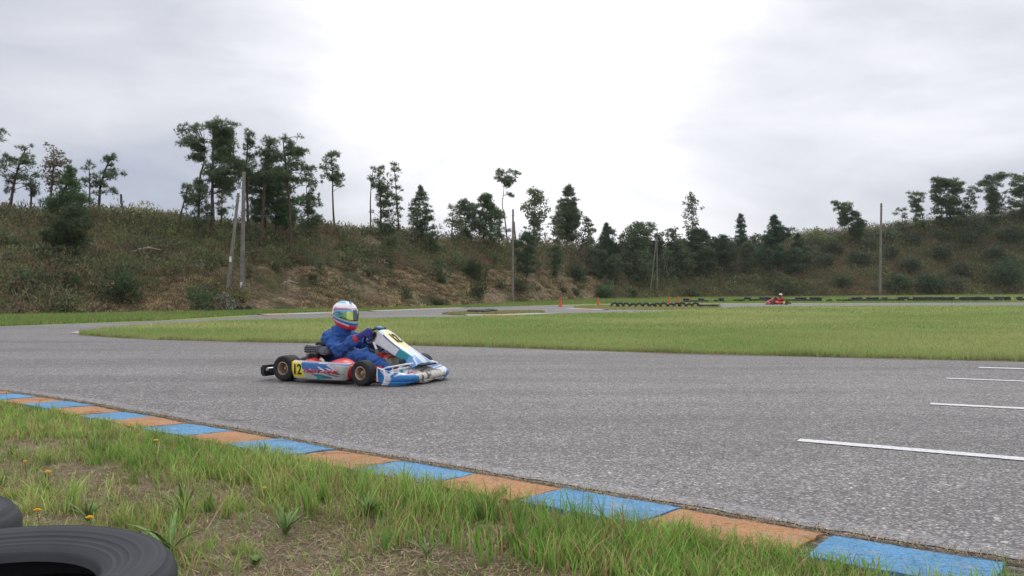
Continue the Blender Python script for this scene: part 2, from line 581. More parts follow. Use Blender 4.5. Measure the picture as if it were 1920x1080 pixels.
M_red = simple('red_plastic', (0.62, 0.035, 0.045), 0.32, 0.5, var=0.12)
M_whitepl = simple('white_plastic', (0.75, 0.74, 0.76), 0.35, 0.5)
M_bluepl = simple('blue_plastic', (0.015, 0.17, 0.48), 0.35, 0.5)
M_textred = simple('red_vinyl', (0.72, 0.03, 0.06), 0.4, 0.4)
M_textdark = simple('black_vinyl', (0.018, 0.016, 0.014), 0.45, 0.4)
M_livery = vcol('painted_bodywork', 0.38, 0.4, var=0.06, scale=5, coat=0.15, dirt=0.45)
M_helmet = vcol('helmet_paint', 0.2, 0.5, var=0.03, scale=5, coat=0.8)
M_visor = vcol('mirror_visor', 0.1, 0.7, var=0.1, scale=9, coat=1.0)
M_visor.node_tree.nodes['Principled BSDF'].inputs['Metallic'].default_value = 0.65
M_orange = simple('cone_orange', (0.60, 0.09, 0.055), 0.5, 0.4)
M_yellow = simple('petal_yellow', (0.80, 0.48, 0.02), 0.6, 0.2)
M_stem = simple('green_stem', (0.07, 0.11, 0.03), 0.7, 0.2)
def cloth(name, base):
    m, t, b = mat_new(name, 0.85, 0.2)
    n = noise(t, 14, 5, 0.6, dist=0.8)
    t.links.new(ramp(t, n.outputs[0], [(0.3, tuple(x * 0.8 for x in base)), (0.7, tuple(x * 1.15 for x in base))]), b.inputs['Base Color'])
    b.inputs['Sheen Weight'].default_value = 0.15
    bump(t, b, n.outputs[0], 0.5, 0.02)
    return m
M_suit = cloth('blue_cotton', (0.030, 0.100, 0.33))
M_glove = cloth('indigo_glove', (0.055, 0.05, 0.25))
M_suit_red = cloth('red_cotton', (0.45, 0.05, 0.05))
M_suit_dark = cloth('dark_cotton', (0.03, 0.03, 0.05))

# ------------------------------------------------------------------ the lie of the land
PXB = [-700, -400, 0, 300, 480, 620, 700, 860, 1000, 1100, 1300, 1500, 1920, 2300, 2900]
YB = [27, 30, 35, 39.5, 43.5, 48, 50.5, 60, 70, 82, 93, 96, 96, 94, 90]         # foot of the embankment
PB = [598, 597, 592.5, 587, 584, 581, 580, 574, 566, 561, 557.5, 556.5, 552, 550, 550]
YT = [22, 23, 26, 31, 38.5, 43.5, 46, 54.5, 63.5, 72, 80, 80, 80, 79, 77]       # where the level ground ends
PC = [395, 395, 396, 414, 425, 432, 440, 456, 462, 470, 466, 446, 404, 395, 395] # sight height of the crest
def yb(px): return np.interp(px, PXB, YB)
def yt(px): return np.interp(px, PXB, YT)
def yc(px): return yb(px) + np.interp(px, [0, 700, 1100, 1500, 1920], [13, 13, 15, 17, 18])
def zb(px): return H - (np.interp(px, PXB, PB) - HY) / FOC * yb(px)
def zc(px): return H - (np.interp(px, PXB, PC) - HY) / FOC * yc(px)
def ground_z(X, Y):
    X = np.asarray(X, float); Y = np.asarray(Y, float)
    px = 960 + FOC * X / np.maximum(Y, 4)
    t = (Y - yt(px)) / (yb(px) - yt(px))
    return np.where(Y > 10, zb(px) * sstep(t), 0.0)
def bank_z(px, Y):
    px = np.asarray(px, float); Y = np.asarray(Y, float)
    X = (px - 960) / FOC * Y
    t = (Y - yb(px)) / (yc(px) - yb(px))
    tc_ = np.clip(t, 0, 1)
    prof = np.where(tc_ < 0.85, tc_ * 1.06, 0.901 + (1 - (1 - (tc_ - 0.85) / 0.15) ** 2) * 0.099)
    prof = prof + 0.07 * np.sin(np.pi * tc_) * (fbm(X * 0.09 + 3, Y * 0.05, 3) * 2 - 0.9)
    z = zb(px) + (zc(px) - zb(px)) * prof
    z = z + sstep(t * 4) * ((fbm(X * 0.35, Y * 0.35, 21, 4) - 0.47) * 1.5 * np.clip(1.25 - t, 0.35, 1) + (fbm(X * 1.3, Y * 1.3, 33, 3) - 0.44) * 0.5)
    z = z + 0.8 * np.exp(-((t - 1) / 0.25) ** 2) * (fbm(X * 0.22 + 7, Y * 0.01, 51, 3) - 0.5)
    z = z - np.clip(t - 1, 0, 3) * 1.1
    return np.where(t < 0, zb(px) - 0.25, z)

def grid_obj(name, xs, ys, zf, mat, kind='structure'):
    nx, ny = len(xs), len(ys)
    Xg, Yg = np.meshgrid(xs, ys)
    Z = zf(Xg, Yg)
    v = np.stack([Xg.ravel(), Yg.ravel(), Z.ravel()], 1)
    idx = np.arange(nx * ny).reshape(ny, nx)
    fcs = np.stack([idx[:-1, :-1].ravel(), idx[:-1, 1:].ravel(), idx[1:, 1:].ravel(), idx[1:, :-1].ravel()], 1)
    o = mesh(name, v, fcs.tolist(), mat)
    return tag(o, kind=kind)

xs = np.concatenate([[-480, -300, -200], np.arange(-150, 151, 1.5), [200, 300, 480]])
ys = np.concatenate([[-60, -30, -10, 0], np.arange(4, 125, 1.2), [140, 200, 300, 420]])
tag(grid_obj('ground', xs, ys, lambda X, Y: ground_z(X, Y), M_field), label='mown green grass ground around the kart circuit')

# the embankment
pxs = np.arange(-700, 2900, 7.0)
tt = np.concatenate([np.linspace(-0.06, 1.15, 120), [1.4, 2, 3, 5, 8, 14]])
P, T = np.meshgrid(pxs, tt)
Yg = yb(P) + (yc(P) - yb(P)) * T
Z = bank_z(P, Yg)
Xg = (P - 960) / FOC * Yg
idx = np.arange(P.size).reshape(P.shape)
fcs = np.stack([idx[:-1, :-1].ravel(), idx[:-1, 1:].ravel(), idx[1:, 1:].ravel(), idx[1:, :-1].ravel()], 1)
bank = mesh('embankment_hill', np.stack([Xg.ravel(), Yg.ravel(), Z.ravel()], 1), fcs.tolist(), M_bank)
tag(bank, 'long scrub covered earth embankment behind the circuit', kind='structure')

def sheet(name, pts, z, mat, parent=None, label=None, kind='structure'):
    bm = bmesh.new()
    vs = [bm.verts.new((p[0], p[1], z)) for p in pts]
    fc = bm.faces.new(vs)
    if fc.normal.z < 0: fc.normal_flip()
    bmesh.ops.triangulate(bm, faces=[fc])
    me = bpy.data.meshes.new(name)
    bm.to_mesh(me); bm.free()
    me.materials.append(mat)
    o = link(bpy.data.objects.new(name, me), parent)
    if kind: tag(o, label, kind=kind)
    return o

def densify(pts, step, jit, seed):
    o = []
    rr = random.Random(seed)
    for i in range(len(pts) - 1):
        a = Vector(pts[i][:2]); b = Vector(pts[i + 1][:2])
        n = max(1, int((b - a).length / step))
        d = (b - a).normalized() if (b - a).length > 0 else Vector((1, 0))
        nrm = Vector((-d.y, d.x))
        for k in range(n):
            p = a + (b - a) * k / n + nrm * rr.uniform(-jit, jit)
            o.append((p.x, p.y))
    o.append(tuple(pts[-1][:2]))
    return o

# kerb joints along the track side (right to left)
KP = [(1890, 1060), (1550, 1005), (1280, 957), (1060, 920), (900, 892), (758, 867), (632, 847), (530, 826), (443, 810), (357, 796),
      (297, 783), (235, 774), (182, 763), (130, 754.5), (80, 747), (30, 740), (-20, 733.5), (-75, 727), (-130, 721), (-190, 715), (-260, 709), (-340, 703)]
kj = [Vector(G(*p)[:2]) for p in KP]
d0 = (kj[0] - kj[2]).normalized()
kj = [kj[0] + d0 * 0.62 * k for k in (5, 4, 3, 2, 1)] + kj
first_blue_idx = 4            # the block between kj[5] and kj[6] is blue, its right-hand neighbour orange
kerb_line = [(p.x, p.y) for p in kj]

far_edge = [G(*p) for p in [(2900, 566.5), (1920, 567.2), (1700, 568), (1500, 569), (1360, 569.5), (1250, 568.7), (1150, 571), (1090, 572.3), (1000, 573.5),
                            (860, 577), (740, 581.5), (620, 586), (520, 588.5), (480, 590.5), (455, 595), (380, 599), (300, 602), (200, 606), (0, 612), (-300, 622), (-900, 655)]]
near_right = [(kj[0].x, kj[0].y), (9, -2.5), (60, -2.5)]
asph = [(p[0], p[1]) for p in far_edge] + kerb_line[::-1] + [(9, -2.5), (60, -2.5), (95, 40)]
sheet('asphalt_track', asph, 0.004, M_asphalt, label='wide grey asphalt kart track')

infield_near = [G(*p) for p in [(152, 625), (156, 628.5), (220, 633), (300, 637), (450, 641), (600, 643.5), (750, 647), (900, 650.5), (1100, 657), (1300, 663.5), (1600, 670.5), (1920, 677.5), (2300, 684), (2900, 690)]]
infield_far = [G(*p) for p in [(2900, 572.5), (1920, 573), (1700, 573.7), (1500, 574.6), (1390, 576), (1345, 578), (1300, 581), (1250, 583.5), (1150, 586.5),
                               (1060, 589.5), (1000, 591.5), (930, 593.5), (860, 595), (700, 598), (560, 598.7), (480, 600), (400, 603), (300, 608), (220, 614), (172, 620)]]
inf_poly = densify(infield_near, 0.12, 0.03, 3) + [(p[0], p[1]) for p in infield_far]
sheet('infield_ground', inf_poly, 0.010, M_field, label='mown green infield inside the track')
isl_b = [G(*p) for p in [(1075, 576), (1100, 574.6), (1150, 573), (1220, 572), (1280, 571.3), (1350, 571.8), (1352, 577.5), (1300, 580.3), (1240, 581.5), (1130, 580.5), (1080, 579)]]
sheet('traffic_island_ground', isl_b, 0.010, M_field, label='thin grass island under the half-buried tyre row')
isl_a = [G(*p) for p in [(828, 589.5), (870, 587), (1000, 584.8), (1022, 586), (1010, 588), (930, 590.5), (860, 591.5)]]
sheet('small_island_ground', isl_a, 0.010, M_field, label='small grass island between two track arms')

def soft_strip():
    pts = densify(infield_near, 0.1, 0.0, 1)
    rr = random.Random(4)
    V = []
    for x, y in pts:
        w = 0.10 + 0.10 * float(vnoise(np.array([x * 1.3]), np.array([y * 1.3]), 15)[0]) + rr.uniform(-.015, .015)
        V.append((x, y - w, 0.0075)); V.append((x, y + 0.12, 0.0075))
    F = [(2 * i, 2 * i + 2, 2 * i + 3, 2 * i + 1) for i in range(len(pts) - 1)]
    tag(mesh('infield_border', V, F, M_earth, smooth=False), 'brown soil spilling along the near infield border', kind='structure')
soft_strip()
# near verge of bare earth and thatch
side = Vector((-d0.y, d0.x))
if side.y > 0: side = -side
KW = 0.40
inner = [(p + side * (KW - 0.05)) for p in kj]
verge = [(p.x, p.y) for p in inner] + [(-14, 10), (-14, -4), (6, -4)]
sheet('verge_ground', verge, 0.006, M_earth, label='bare brown earth verge beside the kerb')

# kerb blocks, one painted concrete kerb
def kerb_obj():
    rr = random.Random(5)
    V = []; F = []; MI = []
    for i in range(len(kj) - 1):
        a, b = kj[i], kj[i + 1]
        d = (b - a).normalized()
        nrm = Vector((-d.y, d.x))
        if nrm.dot(side) < 0: nrm = -nrm
        g = 0.008
        nu, nv = 8, 6
        base = len(V)
        off = rr.uniform(-0.004, 0.006)
        L = (b - a).length
        for iu in range(nu + 1):
            for iv in range(nv + 1):
                u = g + (L - 2 * g - {4: 0.12, 5: 0.025}.get(i, 0)) * iu / nu; v = KW * iv / nv
                if iu in (0, nu) or iv in (0, nv):
                    u += rr.uniform(-0.006, 0.006); v += rr.uniform(-0.008, 0.008)
                p = a + d * u + nrm * v
                z = 0.016 + off + 0.012 * (iv / nv) ** 1.3 + rr.uniform(-0.0015, 0.0015)
                if iv == 0: z -= 0.007
                V.append((p.x, p.y, z))
        for iu in range(nu):
            for iv in range(nv):
                k = base + iu * (nv + 1) + iv
                F.append((k, k + nv + 1, k + nv + 2, k + 1)); MI.append(0 if (i - 5) % 2 == 0 else 1)
        ring = [base + iv for iv in range(nv + 1)] + [base + iu * (nv + 1) + nv for iu in range(1, nu + 1)] + \
               [base + nu * (nv + 1) + iv for iv in range(nv - 1, -1, -1)] + [base + iu * (nv + 1) for iu in range(nu - 1, 0, -1)]
        lo = len(V)
        for k in ring: V.append((V[k][0], V[k][1], -0.02))
        for q in range(len(ring)):
            F.append((ring[q], ring[(q + 1) % len(ring)], lo + (q + 1) % len(ring), lo + q)); MI.append(0 if (i - 5) % 2 == 0 else 1)
    o = mesh('kerb', V, F, M_kblue, smooth=False)
    o.data.materials.append(M_korange)
    o.data.polygons.foreach_set('material_index', MI)
    tag(o, 'low concrete kerb painted in alternating blue and orange blocks', kind='structure')
kerb_obj()
def strip(name, line, o0, o1, z, mat, label, seed=1, jit=0.01):
    rr = random.Random(seed)
    L1 = []; L2 = []
    pts = [Vector(p[:2]) for p in line]
    dd = []
    for i in range(len(pts) - 1):
        n = max(1, int((pts[i + 1] - pts[i]).length / 0.06))
        for k in range(n): dd.append(pts[i].lerp(pts[i + 1], k / n))
    for i, p in enumerate(dd):
        d = (dd[min(i + 1, len(dd) - 1)] - dd[max(i - 1, 0)]).normalized()
        n_ = Vector((-d.y, d.x))
        if n_.dot(side) > 0: n_ = -n_
        L1.append(p + n_ * (o0 + rr.uniform(-jit, jit))); L2.append(p + n_ * (o1 + rr.uniform(-jit, jit)))
    V = [(p.x, p.y, z) for p in L1 + L2]; n = len(L1)
    F = [(i, i + 1, n + i + 1, n + i) for i in range(n - 1)]
    return tag(mesh(name, V, F, mat, smooth=False), label, kind='structure')
strip('kerb_gutter', kerb_line, -0.02, 0.045, 0.009, M_crack, 'dark dirt filled joint between kerb and asphalt', 2, 0.012)
strip('kerb_bedding', kerb_line, -KW - 0.02, -0.01, 0.0075, M_crack, 'dark bedding in the joints of the painted kerb', 3, 0.0)
strip('edge_line_marking', kerb_line, 0.07, 0.22, 0.009, M_worn, 'worn pale edge line along the kerb', 4, 0.012)

# white grid dashes
def dash(p0, p1, L, w, cat):
    a = Vector(G(*p0)[:2]); b = Vector(G(*p1)[:2])
    d = (b - a).normalized(); n_ = Vector((-d.y, d.x))
    pts = []
    k = 40
    rr = random.Random(int(p0[0]))
    up_ = []; dn = []
    for i in range(k + 1):
        c = a + d * L * i / k
        up_.append(c + n_ * (w / 2 + rr.uniform(-.003, .003))); dn.append(c - n_ * (w / 2 + rr.uniform(-.003, .003)))
    V = [(p.x, p.y, 0.009) for p in up_ + dn]
    F = [(i, i + 1, k + 2 + i, k + 1 + i) for i in range(k)]
    return tag(mesh('line_marking', V, F, M_white_paint, smooth=False), cat, kind='structure')
dash((1497, 827), (1920, 863), 3.2, 0.11, 'nearest white painted dash on the asphalt at right')
dash((1745, 758.5), (1920, 767.5), 3.2, 0.115, 'second white painted dash on the asphalt at right')
dash((1775, 710.5), (1920, 716), 3.2, 0.10, 'third white painted dash on the asphalt, thin and worn')
dash((1835, 690), (1920, 692.5), 3.2, 0.14, 'farthest white painted dash near the infield grass')

# far painted kerbs
def far_kerb(name, pxs_, w, cols, label, z=0.03):
    pts = [Vector(G(*p)[:2]) for p in pxs_]
    V = []; F = []; MI = []
    dense = []
    for i in range(len(pts) - 1):
        n = max(1, int((pts[i + 1] - pts[i]).length / 0.6))
        for k in range(n): dense.append(pts[i].lerp(pts[i + 1], k / n))
    dense.append(pts[-1])
    for i, p in enumerate(dense):
        d = (dense[min(i + 1, len(dense) - 1)] - dense[max(i - 1, 0)]).normalized()
        n_ = Vector((-d.y, d.x))
        if n_.y > 0: n_ = -n_
        q = p + n_ * w
        V += [(p.x, p.y, z + 0.02), (q.x, q.y, 0.011), (p.x, p.y, 0.0)]
    for i in range(len(dense) - 1):
        F.append((i * 3, i * 3 + 1, i * 3 + 4, i * 3 + 3)); MI.append(cols[i % len(cols)])
        F.append((i * 3, i * 3 + 3, i * 3 + 5, i * 3 + 2)); MI.append(cols[i % len(cols)])
    o = mesh(name, V, F, M_kfar, smooth=False)
    o.data.materials.append(M_kwhite)
    o.data.polygons.foreach_set('material_index', MI)
    tag(o, label, kind='structure')
far_kerb('kerb', [(482, 590.8), (560, 588.6), (640, 586)], 0.7, [0, 0, 1, 1, 1, 0, 0, 1, 1], 'faded orange and white kerb at the far left track edge')
far_kerb('kerb', [(690, 584), (780, 580.6), (860, 578)], 0.5, [0, 1, 1, 1], 'faded pale kerb at the far centre track edge')
far_kerb('kerb', [(870, 591.8), (930, 591.2), (1010, 588.4)], 0.6, [1, 0, 0, 0, 1, 1, 1, 1, 1], 'orange and white kerb along the small island')
far_kerb('kerb', [(1075, 579), (1105, 580.3), (1140, 581.2)], 0.6, [1, 1, 0, 0, 1], 'white and orange kerb at the tip of the tyre island')
sheet('kerb_tip_slab', [G(*p) for p in [(131, 624.5), (156, 620.5), (158, 622), (153, 627)]], 0.014, simple('pink_concrete', (0.42, 0.36, 0.36), 0.8), label='pinkish concrete slab at the infield tip')

# ------------------------------------------------------------------ vegetation builders
def needles(cent, n_per, L, Wd, bias, outward, col, cvar=0.25, rg=rng):
    """cent (m,3) tuft centres -> triangles"""
    m = len(cent)
    d = rg.normal(size=(m, n_per, 3)) + np.array([0, 0, bias]) + outward[:, None, :]
    d = unit(d)
    s = unit(np.cross(d, rg.normal(size=(m, n_per, 3))))
    L_ = L * rg.uniform(0.7, 1.25, (m, n_per, 1))
    c = cent[:, None, :]
    a = c - s * Wd * 0.5; b = c + s * Wd * 0.5; e = c + d * L_
    T = np.stack([a, b, e], axis=2).reshape(-1, 3, 3)
    C = np.array(col)[None, None, :] * (1 + rg.uniform(-cvar, cvar, (m, 1, 1))) * (1 + rg.uniform(-0.2, 0.2, (m, n_per, 1)))
    C = np.broadcast_to(C, (m, n_per, 3)) * np.array([1, 1, 1])
    return T, C.reshape(-1, 3)

def leaves(cent, size, col, cvar=0.3, rg=rng, flat=0.0):
    m = len(cent)
    d = unit(rg.normal(size=(m, 3)))
    s = rg.normal(size=(m, 3)); s[:, 2] *= (1 - flat); s = unit(np.cross(d, s))
    sz = size * rg.uniform(0.6, 1.4, (m, 1))
    a = cent - d * sz; b = cent + s * sz * 0.55; e = cent + d * sz; f_ = cent - s * sz * 0.55
    T = np.concatenate([np.stack([a, b, e], 1), np.stack([a, e, f_], 1)])
    C = np.array(col)[None, :] * (1 + rg.uniform(-cvar, cvar, (m, 1)))
    return T, np.concatenate([C, C])

def place(px, py):
    """stand something on the embankment so that its foot is sighted at px, py"""
    ylo, yhi = float(yb(px)), float(yc(px)) + 0.5
    Ys = np.linspace(ylo, yhi, 160)
    z = bank_z(np.full(160, px), Ys)
    pj = HY + (H - z) / Ys * FOC
    ok = np.where(pj <= py)[0]
    Y = Ys[ok[0]] if len(ok) else yhi
    if not len(ok): Y = Ys[int(np.argmin(pj))] + 0.3
    return float(Y)

def surf(px, Y):
    if Y < float(yb(px)):
        return float(ground_z((px - 960) / FOC * Y, Y))
    return float(bank_z(px, Y))

PINE = (0.115, 0.165, 0.085)
STYLE = {'cone': lambda v: 0.12 + 0.88 * v ** 0.8, 'umb': lambda v: 1 - 0.55 * v, 'oval': lambda v: max(0.35, math.sqrt(max(0, 1 - (2 * v - 1) ** 2))),
         'flat': lambda v: 1.0, 'col': lambda v: 0.55 + 0.45 * math.sin(3.1 * v)}

def tree(name, label, bx, by, boxes, style='oval', kind='pine', col=None, trunk=None, Y=None, tr=None, dens=1.0, group=None, cat='tree', bark=None, seed=None):
    rg = np.random.default_rng(seed if seed is not None else int(bx * 7 + by * 13 + boxes[0][0] * 3) % 100003)
    rr = random.Random(int(bx * 31 + by + boxes[0][2] * 17))
    if Y is None: Y = place(bx, by)
    s = Y / FOC
    gx, gz = (bx - 960) * s, surf(bx, Y)
    root = empty(name, (gx, Y, gz - 0.05))
    tag(root, label, cat, group)
    def L(px, py, dy=0.0):
        return np.array([(px - 960) * s - gx, dy, H - (py - HY) * s - gz + 0.05])
    topx = (boxes[0][0] + boxes[0][1]) / 2; topy = boxes[0][2] + 6
    if trunk is None:
        ymid = by + (topy - by) * 0.5
        trunk = [(bx + (topx - bx) * 0.45 + rr.uniform(-2.5, 2.5), ymid), (topx + rr.uniform(-2, 2), topy)]
    tp = [np.array([0, 0, 0.0])] + [L(px, py, rr.uniform(-.2, .2)) for px, py in trunk]
    # smooth polyline
    dense = []
    for i in range(len(tp) - 1):
        for k in range(5):
            u = k / 5
            dense.append(tp[i] * (1 - u) + tp[i + 1] * u + np.array([rr.uniform(-1, 1), rr.uniform(-1, 1), 0]) * 0.035)
    dense.append(tp[-1])
    for _ in range(2):
        dense = [dense[0]] + [(dense[i - 1] + 2 * dense[i] + dense[i + 1]) / 4 for i in range(1, len(dense) - 1)] + [dense[-1]]
    ht = dense[-1][2]
    r0 = tr if tr else max(0.06, 0.015 * ht + 0.015)
    mb = MB()
    n = len(dense)
    mb.tube([tuple(p) for p in dense], [r0 * (1 - 0.72 * i / (n - 1)) for i in range(n)], 7)
    da = np.array(dense)
    Ts, Cs = [], []
    TB = 1.0 if col is None else 2.3
    col = col or (PINE if kind == 'pine' else (0.06, 0.075, 0.03))
    fine = 1.0 if Y < 72 else 1.35
    if 360 < bx < 600: boxes = [((b_[0] + b_[1]) / 2 - (b_[1] - b_[0]) * .58, (b_[0] + b_[1]) / 2 + (b_[1] - b_[0]) * .58) + tuple(b_[2:]) for b_ in boxes]
    if bx > 1680: dens = dens * 0.5
    for bxx in boxes:
        x0, x1, y0, y1 = bxx[:4]
        st = bxx[4] if len(bxx) > 4 else style
        hw = (x1 - x0) / 2 * s; hh = (y1 - y0) * s; cx = (x0 + x1) / 2
        npad = int(max(6, min(150, (2 * hw) * hh * (10.0 if kind == 'pine' else 7.0) * dens ** 0.8 / fine)))
        nl = max(2, int(round(hh / (0.42 * fine))))
        lay = [rr.uniform(0.5, 1.18) for _ in range(nl)]
        skew = [rr.uniform(-0.3, 0.3) for _ in range(nl)]
        for i in range(npad):
            li = rr.randrange(nl) if i >= nl else i
            v = min(1, max(0, (li + 0.5) / nl + rr.gauss(0, 0.26 if kind == 'pine' else 0.35) / nl))
            w = STYLE[st](v) * (lay[li] if kind == 'pine' else rr.uniform(.7, 1.1))
            a = rr.uniform(0, 2 * math.pi); q = math.sqrt(rr.random())
            if kind == 'pine': q = 0.1 + 0.95 * q
            prx = min(max(hw * 0.36, 0.20), 0.42 * fine) * rr.uniform(0.5, 1.2)
            if st == 'cone': prx *= 0.55 + 0.5 * v
            ext = max(hw * w * 1.12 - prx * 0.4, 0.02)
            ox = math.cos(a) * q * ext + skew[li] * hw * 0.5; oy = math.sin(a) * q * max(ext, 0.2) * 0.9
            c = L(cx, y0 + v * (y1 - y0)) + np.array([ox, oy, 0.07 * rr.uniform(-1, 1) - 0.10 * abs(ox) / max(hw, .1) * (v > .4) + 0.05])
            rz = prx * (rr.uniform(0.26, 0.46) if kind == 'pine' else 0.72)
            # branch
            j = int(np.argmin(np.abs(da[:, 2] - (c[2] - 0.25 * abs(ox) - 0.1))))
            a0 = da[j]
            if kind != 'none' and np.linalg.norm(c - a0) < 4.5:
                mid = (a0 + c) / 2 + np.array([0, 0, 0.05 * np.linalg.norm(c - a0)])
                mb.tube([tuple(a0), tuple(mid), tuple(c)], [max(0.018, r0 * 0.25), max(0.014, r0 * 0.18), 0.010], 4)
            if kind == 'pine':
                m = int(np.clip(prx * prx * 3.14 * 52 / fine ** 1.6, 7, 60))
                u = unit(rg.normal(size=(m, 3))) * rg.uniform(0.15, 1, (m, 1)) ** 0.6
                off = u * np.array([prx, prx, rz])
                off[:, 2] += -0.10 * (np.linalg.norm(off[:, :2], axis=1) / prx) ** 2 + rg.normal(size=m) * 0.05
                Tt, Cc = needles(c + off, 10, 0.19 * fine, 0.026 * fine, 0.6, u * 0.6, np.array(col) * TB * rg.uniform(0.75, 1.35), rg=rg)
            else:
                m = int(np.clip(prx * prx * 3.14 * 75 / fine ** 1.5, 10, 90))
                u = unit(rg.normal(size=(m, 3))) * rg.uniform(0.1, 1, (m, 1)) ** 0.4
                Tt, Cc = leaves(c + u * np.array([prx, prx, rz]), 0.085 * fine, np.array(col) * TB * rg.uniform(0.7, 1.4), rg=rg)
            Ts.append(Tt); Cs.append(Cc)
    mb.build('trunk', bark or (M_bark if kind == 'pine' else M_barkgrey), root)
    soup('crown', np.concatenate(Ts), np.concatenate(Cs), M_leaf, root)
    return root

def bush(name, label, px, py, w, h, col, Y=None, leaf=0.07, n=None, cat='bush', group=None, kind='leaf', parts=True):
    """px = centre, py = foot, w and h = its sighted size"""
    rg = np.random.default_rng(int(px * 11 + py * 5))
    if Y is None: Y = place(px, py)
    s = Y / FOC
    W_, H_ = w * s, h * s
    z0 = surf(px, Y)
    o_loc = ((px - 960) * s, Y, z0 - 0.08)
    nl = max(6, int(W_ * H_ * 5))
    Ts, Cs = [], []
    mb = MB()
    for i in range(min(nl, 40)):
        a = rg.uniform(0, 2 * math.pi); q = math.sqrt(rg.uniform()) * 0.62
        v = rg.uniform(0.15, 0.85)
        wd = 1 - 0.5 * v ** 2
        r = 0.28 * min(W_, H_) * rg.uniform(0.7, 1.3)
        c = np.array([math.cos(a) * q * W_ / 2 * wd * 1.25, math.sin(a) * q * W_ / 2 * wd, v * (H_ - r * 0.5)])
        m = int(np.clip(r * r * 190, 22, 120)) if n is None else n
        u = unit(rg.normal(size=(m, 3))) * rg.uniform(0.3, 1, (m, 1)) ** 0.4
        cc = np.array(col) * 2.1 * rg.uniform(0.72, 1.35)
        if kind == 'pine':
            Tt, Cc = needles(c + u * r, 5, leaf * 2.2, leaf * 0.6, 0.5, u, cc, rg=rg)
        else:
            Tt, Cc = leaves(c + u * r, leaf, cc, rg=rg)
        Ts.append(Tt); Cs.append(Cc)
        if i < 9: mb.tube([(0, 0, 0), tuple(c * 0.5 + np.array([0, 0, 0.1])), tuple(c)], [0.03, 0.02, 0.01], 4)
    root = empty(name, o_loc)
    tag(root, label, cat, group)
    mb.build('stem', M_bark, root)
    T_ = np.concatenate(Ts)
    T_[:, :, 2] = np.maximum(T_[:, :, 2], 0.02)
    soup('foliage', T_, np.concatenate(Cs), M_leaf, root)
    return root

# ------------------------------------------------------------------ trees on the embankment, left to right
_DK = (0.030, 0.052, 0.028)
MG = (0.042, 0.072, 0.030)
OL = (0.075, 0.080, 0.045)
tree('pine_tree', 'pine at the left picture edge whose branch tips reach into view', -32, 400, [(-62, 8, 245, 372)], 'umb')
tree('pine_tree', 'thin pine leaning right, first whole pine at the left end of the ridge', 17, 392, [(28, 70, 272, 306), (0, 62, 296, 348), (2, 30, 330, 362)], 'flat', trunk=[(28, 345), (40, 300), (50, 280)], tr=0.09)
tree('pine_tree', 'small low pine between the leaning pine and the sparse grey-brown tree', 56, 396, [(38, 84, 324, 370)], 'umb', tr=0.07)
tree('broadleaf_tree', 'sparse grey-brown leafed tree at left with sky showing between its branches', 92, 388, [(68, 130, 272, 330), (76, 145, 290, 350), (80, 118, 330, 380)], 'oval', kind='leaf', col=(0.085, 0.08, 0.06), dens=0.75, tr=0.08)
tree('pine_tree', 'narrow pine just left of the pine that stands beside the dead stub', 168, 397, [(153, 188, 305, 368)], 'flat', tr=0.06)
tree('pine_tree', 'ridge pine with flat layered branches closest to the grey dead stub', 184, 395, [(184, 229, 288, 330), (180, 226, 325, 368)], 'flat', trunk=[(188, 350), (198, 310), (208, 292)], tr=0.09, dens=1.2)
tree('conifer_tree', 'dense dark green conical tree rising above the left ridge', 112, 415, [(88, 178, 312, 392, 'cone'), (66, 176, 370, 405, 'oval')], col=MG, dens=1.2, tr=0.12)
tree('conifer_tree', 'large dark spreading pine standing low on the left slope', 95, 489, [(84, 184, 395, 455, 'oval'), (62, 180, 420, 478, 'oval')], col=(0.030, 0.042, 0.020), dens=1.0, tr=0.13, trunk=[(98, 455), (112, 410)])
tree('pine_tree', 'tall pine with curved bare trunk, leftmost of the tall ridge group', 373, 436, [(326, 378, 238, 276, 'flat'), (345, 400, 262, 300, 'umb')], trunk=[(374, 345), (375, 322), (383, 303), (384, 270)], tr=0.09, dens=1.25)
tree('pine_tree', 'tallest pine of the ridge with broad flat top behind the twin utility poles', 395, 456, [(382, 450, 230, 300, 'umb'), (385, 455, 290, 345, 'oval'), (402, 448, 315, 360, 'oval')], trunk=[(400, 400), (397, 340), (398, 240)], tr=0.15, dens=1.4)
tree('pine_tree', 'slim pine whose narrow top rises directly above the upright utility pole', 466, 462, [(446, 483, 246, 298, 'oval'), (436, 488, 292, 332, 'oval')], trunk=[(464, 380), (460, 320), (466, 255)], tr=0.10, dens=1.2)
tree('pine_tree', 'short leaning pine with dark rounded crown at the left of the tall group', 331, 457, [(334, 372, 345, 395, 'oval')], trunk=[(338, 400), (350, 352)], tr=0.08, dens=1.5)
tree('pine_tree', 'short dark pine below the curved-trunk pine', 369, 452, [(350, 396, 338, 418, 'oval')], trunk=[(372, 400), (376, 345)], tr=0.08, dens=1.6)
tree('pine_tree', 'yellowish green small pine seen right behind the tallest pine trunk', 412, 440, [(400, 438, 338, 404, 'oval')], col=(0.055, 0.075, 0.025), tr=0.06, dens=1.3)
tree('pine_tree', 'pine with flat top forming the left half of the broad double crown', 488, 473, [(476, 530, 262, 300, 'umb'), (474, 524, 296, 345, 'oval')], trunk=[(492, 400), (502, 300), (505, 268)], tr=0.12, dens=1.3)
tree('pine_tree', 'pine with wide airy crown reaching right, right half of the double crown', 547, 485, [(522, 562, 256, 285, 'umb'), (528, 590, 282, 345, 'flat')], trunk=[(545, 420), (540, 340), (532, 262)], tr=0.11, dens=1.1)
tree('pine_tree', 'bushy dark pine filling the middle of the tall group', 501, 450, [(455, 510, 330, 415, 'oval')], tr=0.09, dens=1.6)
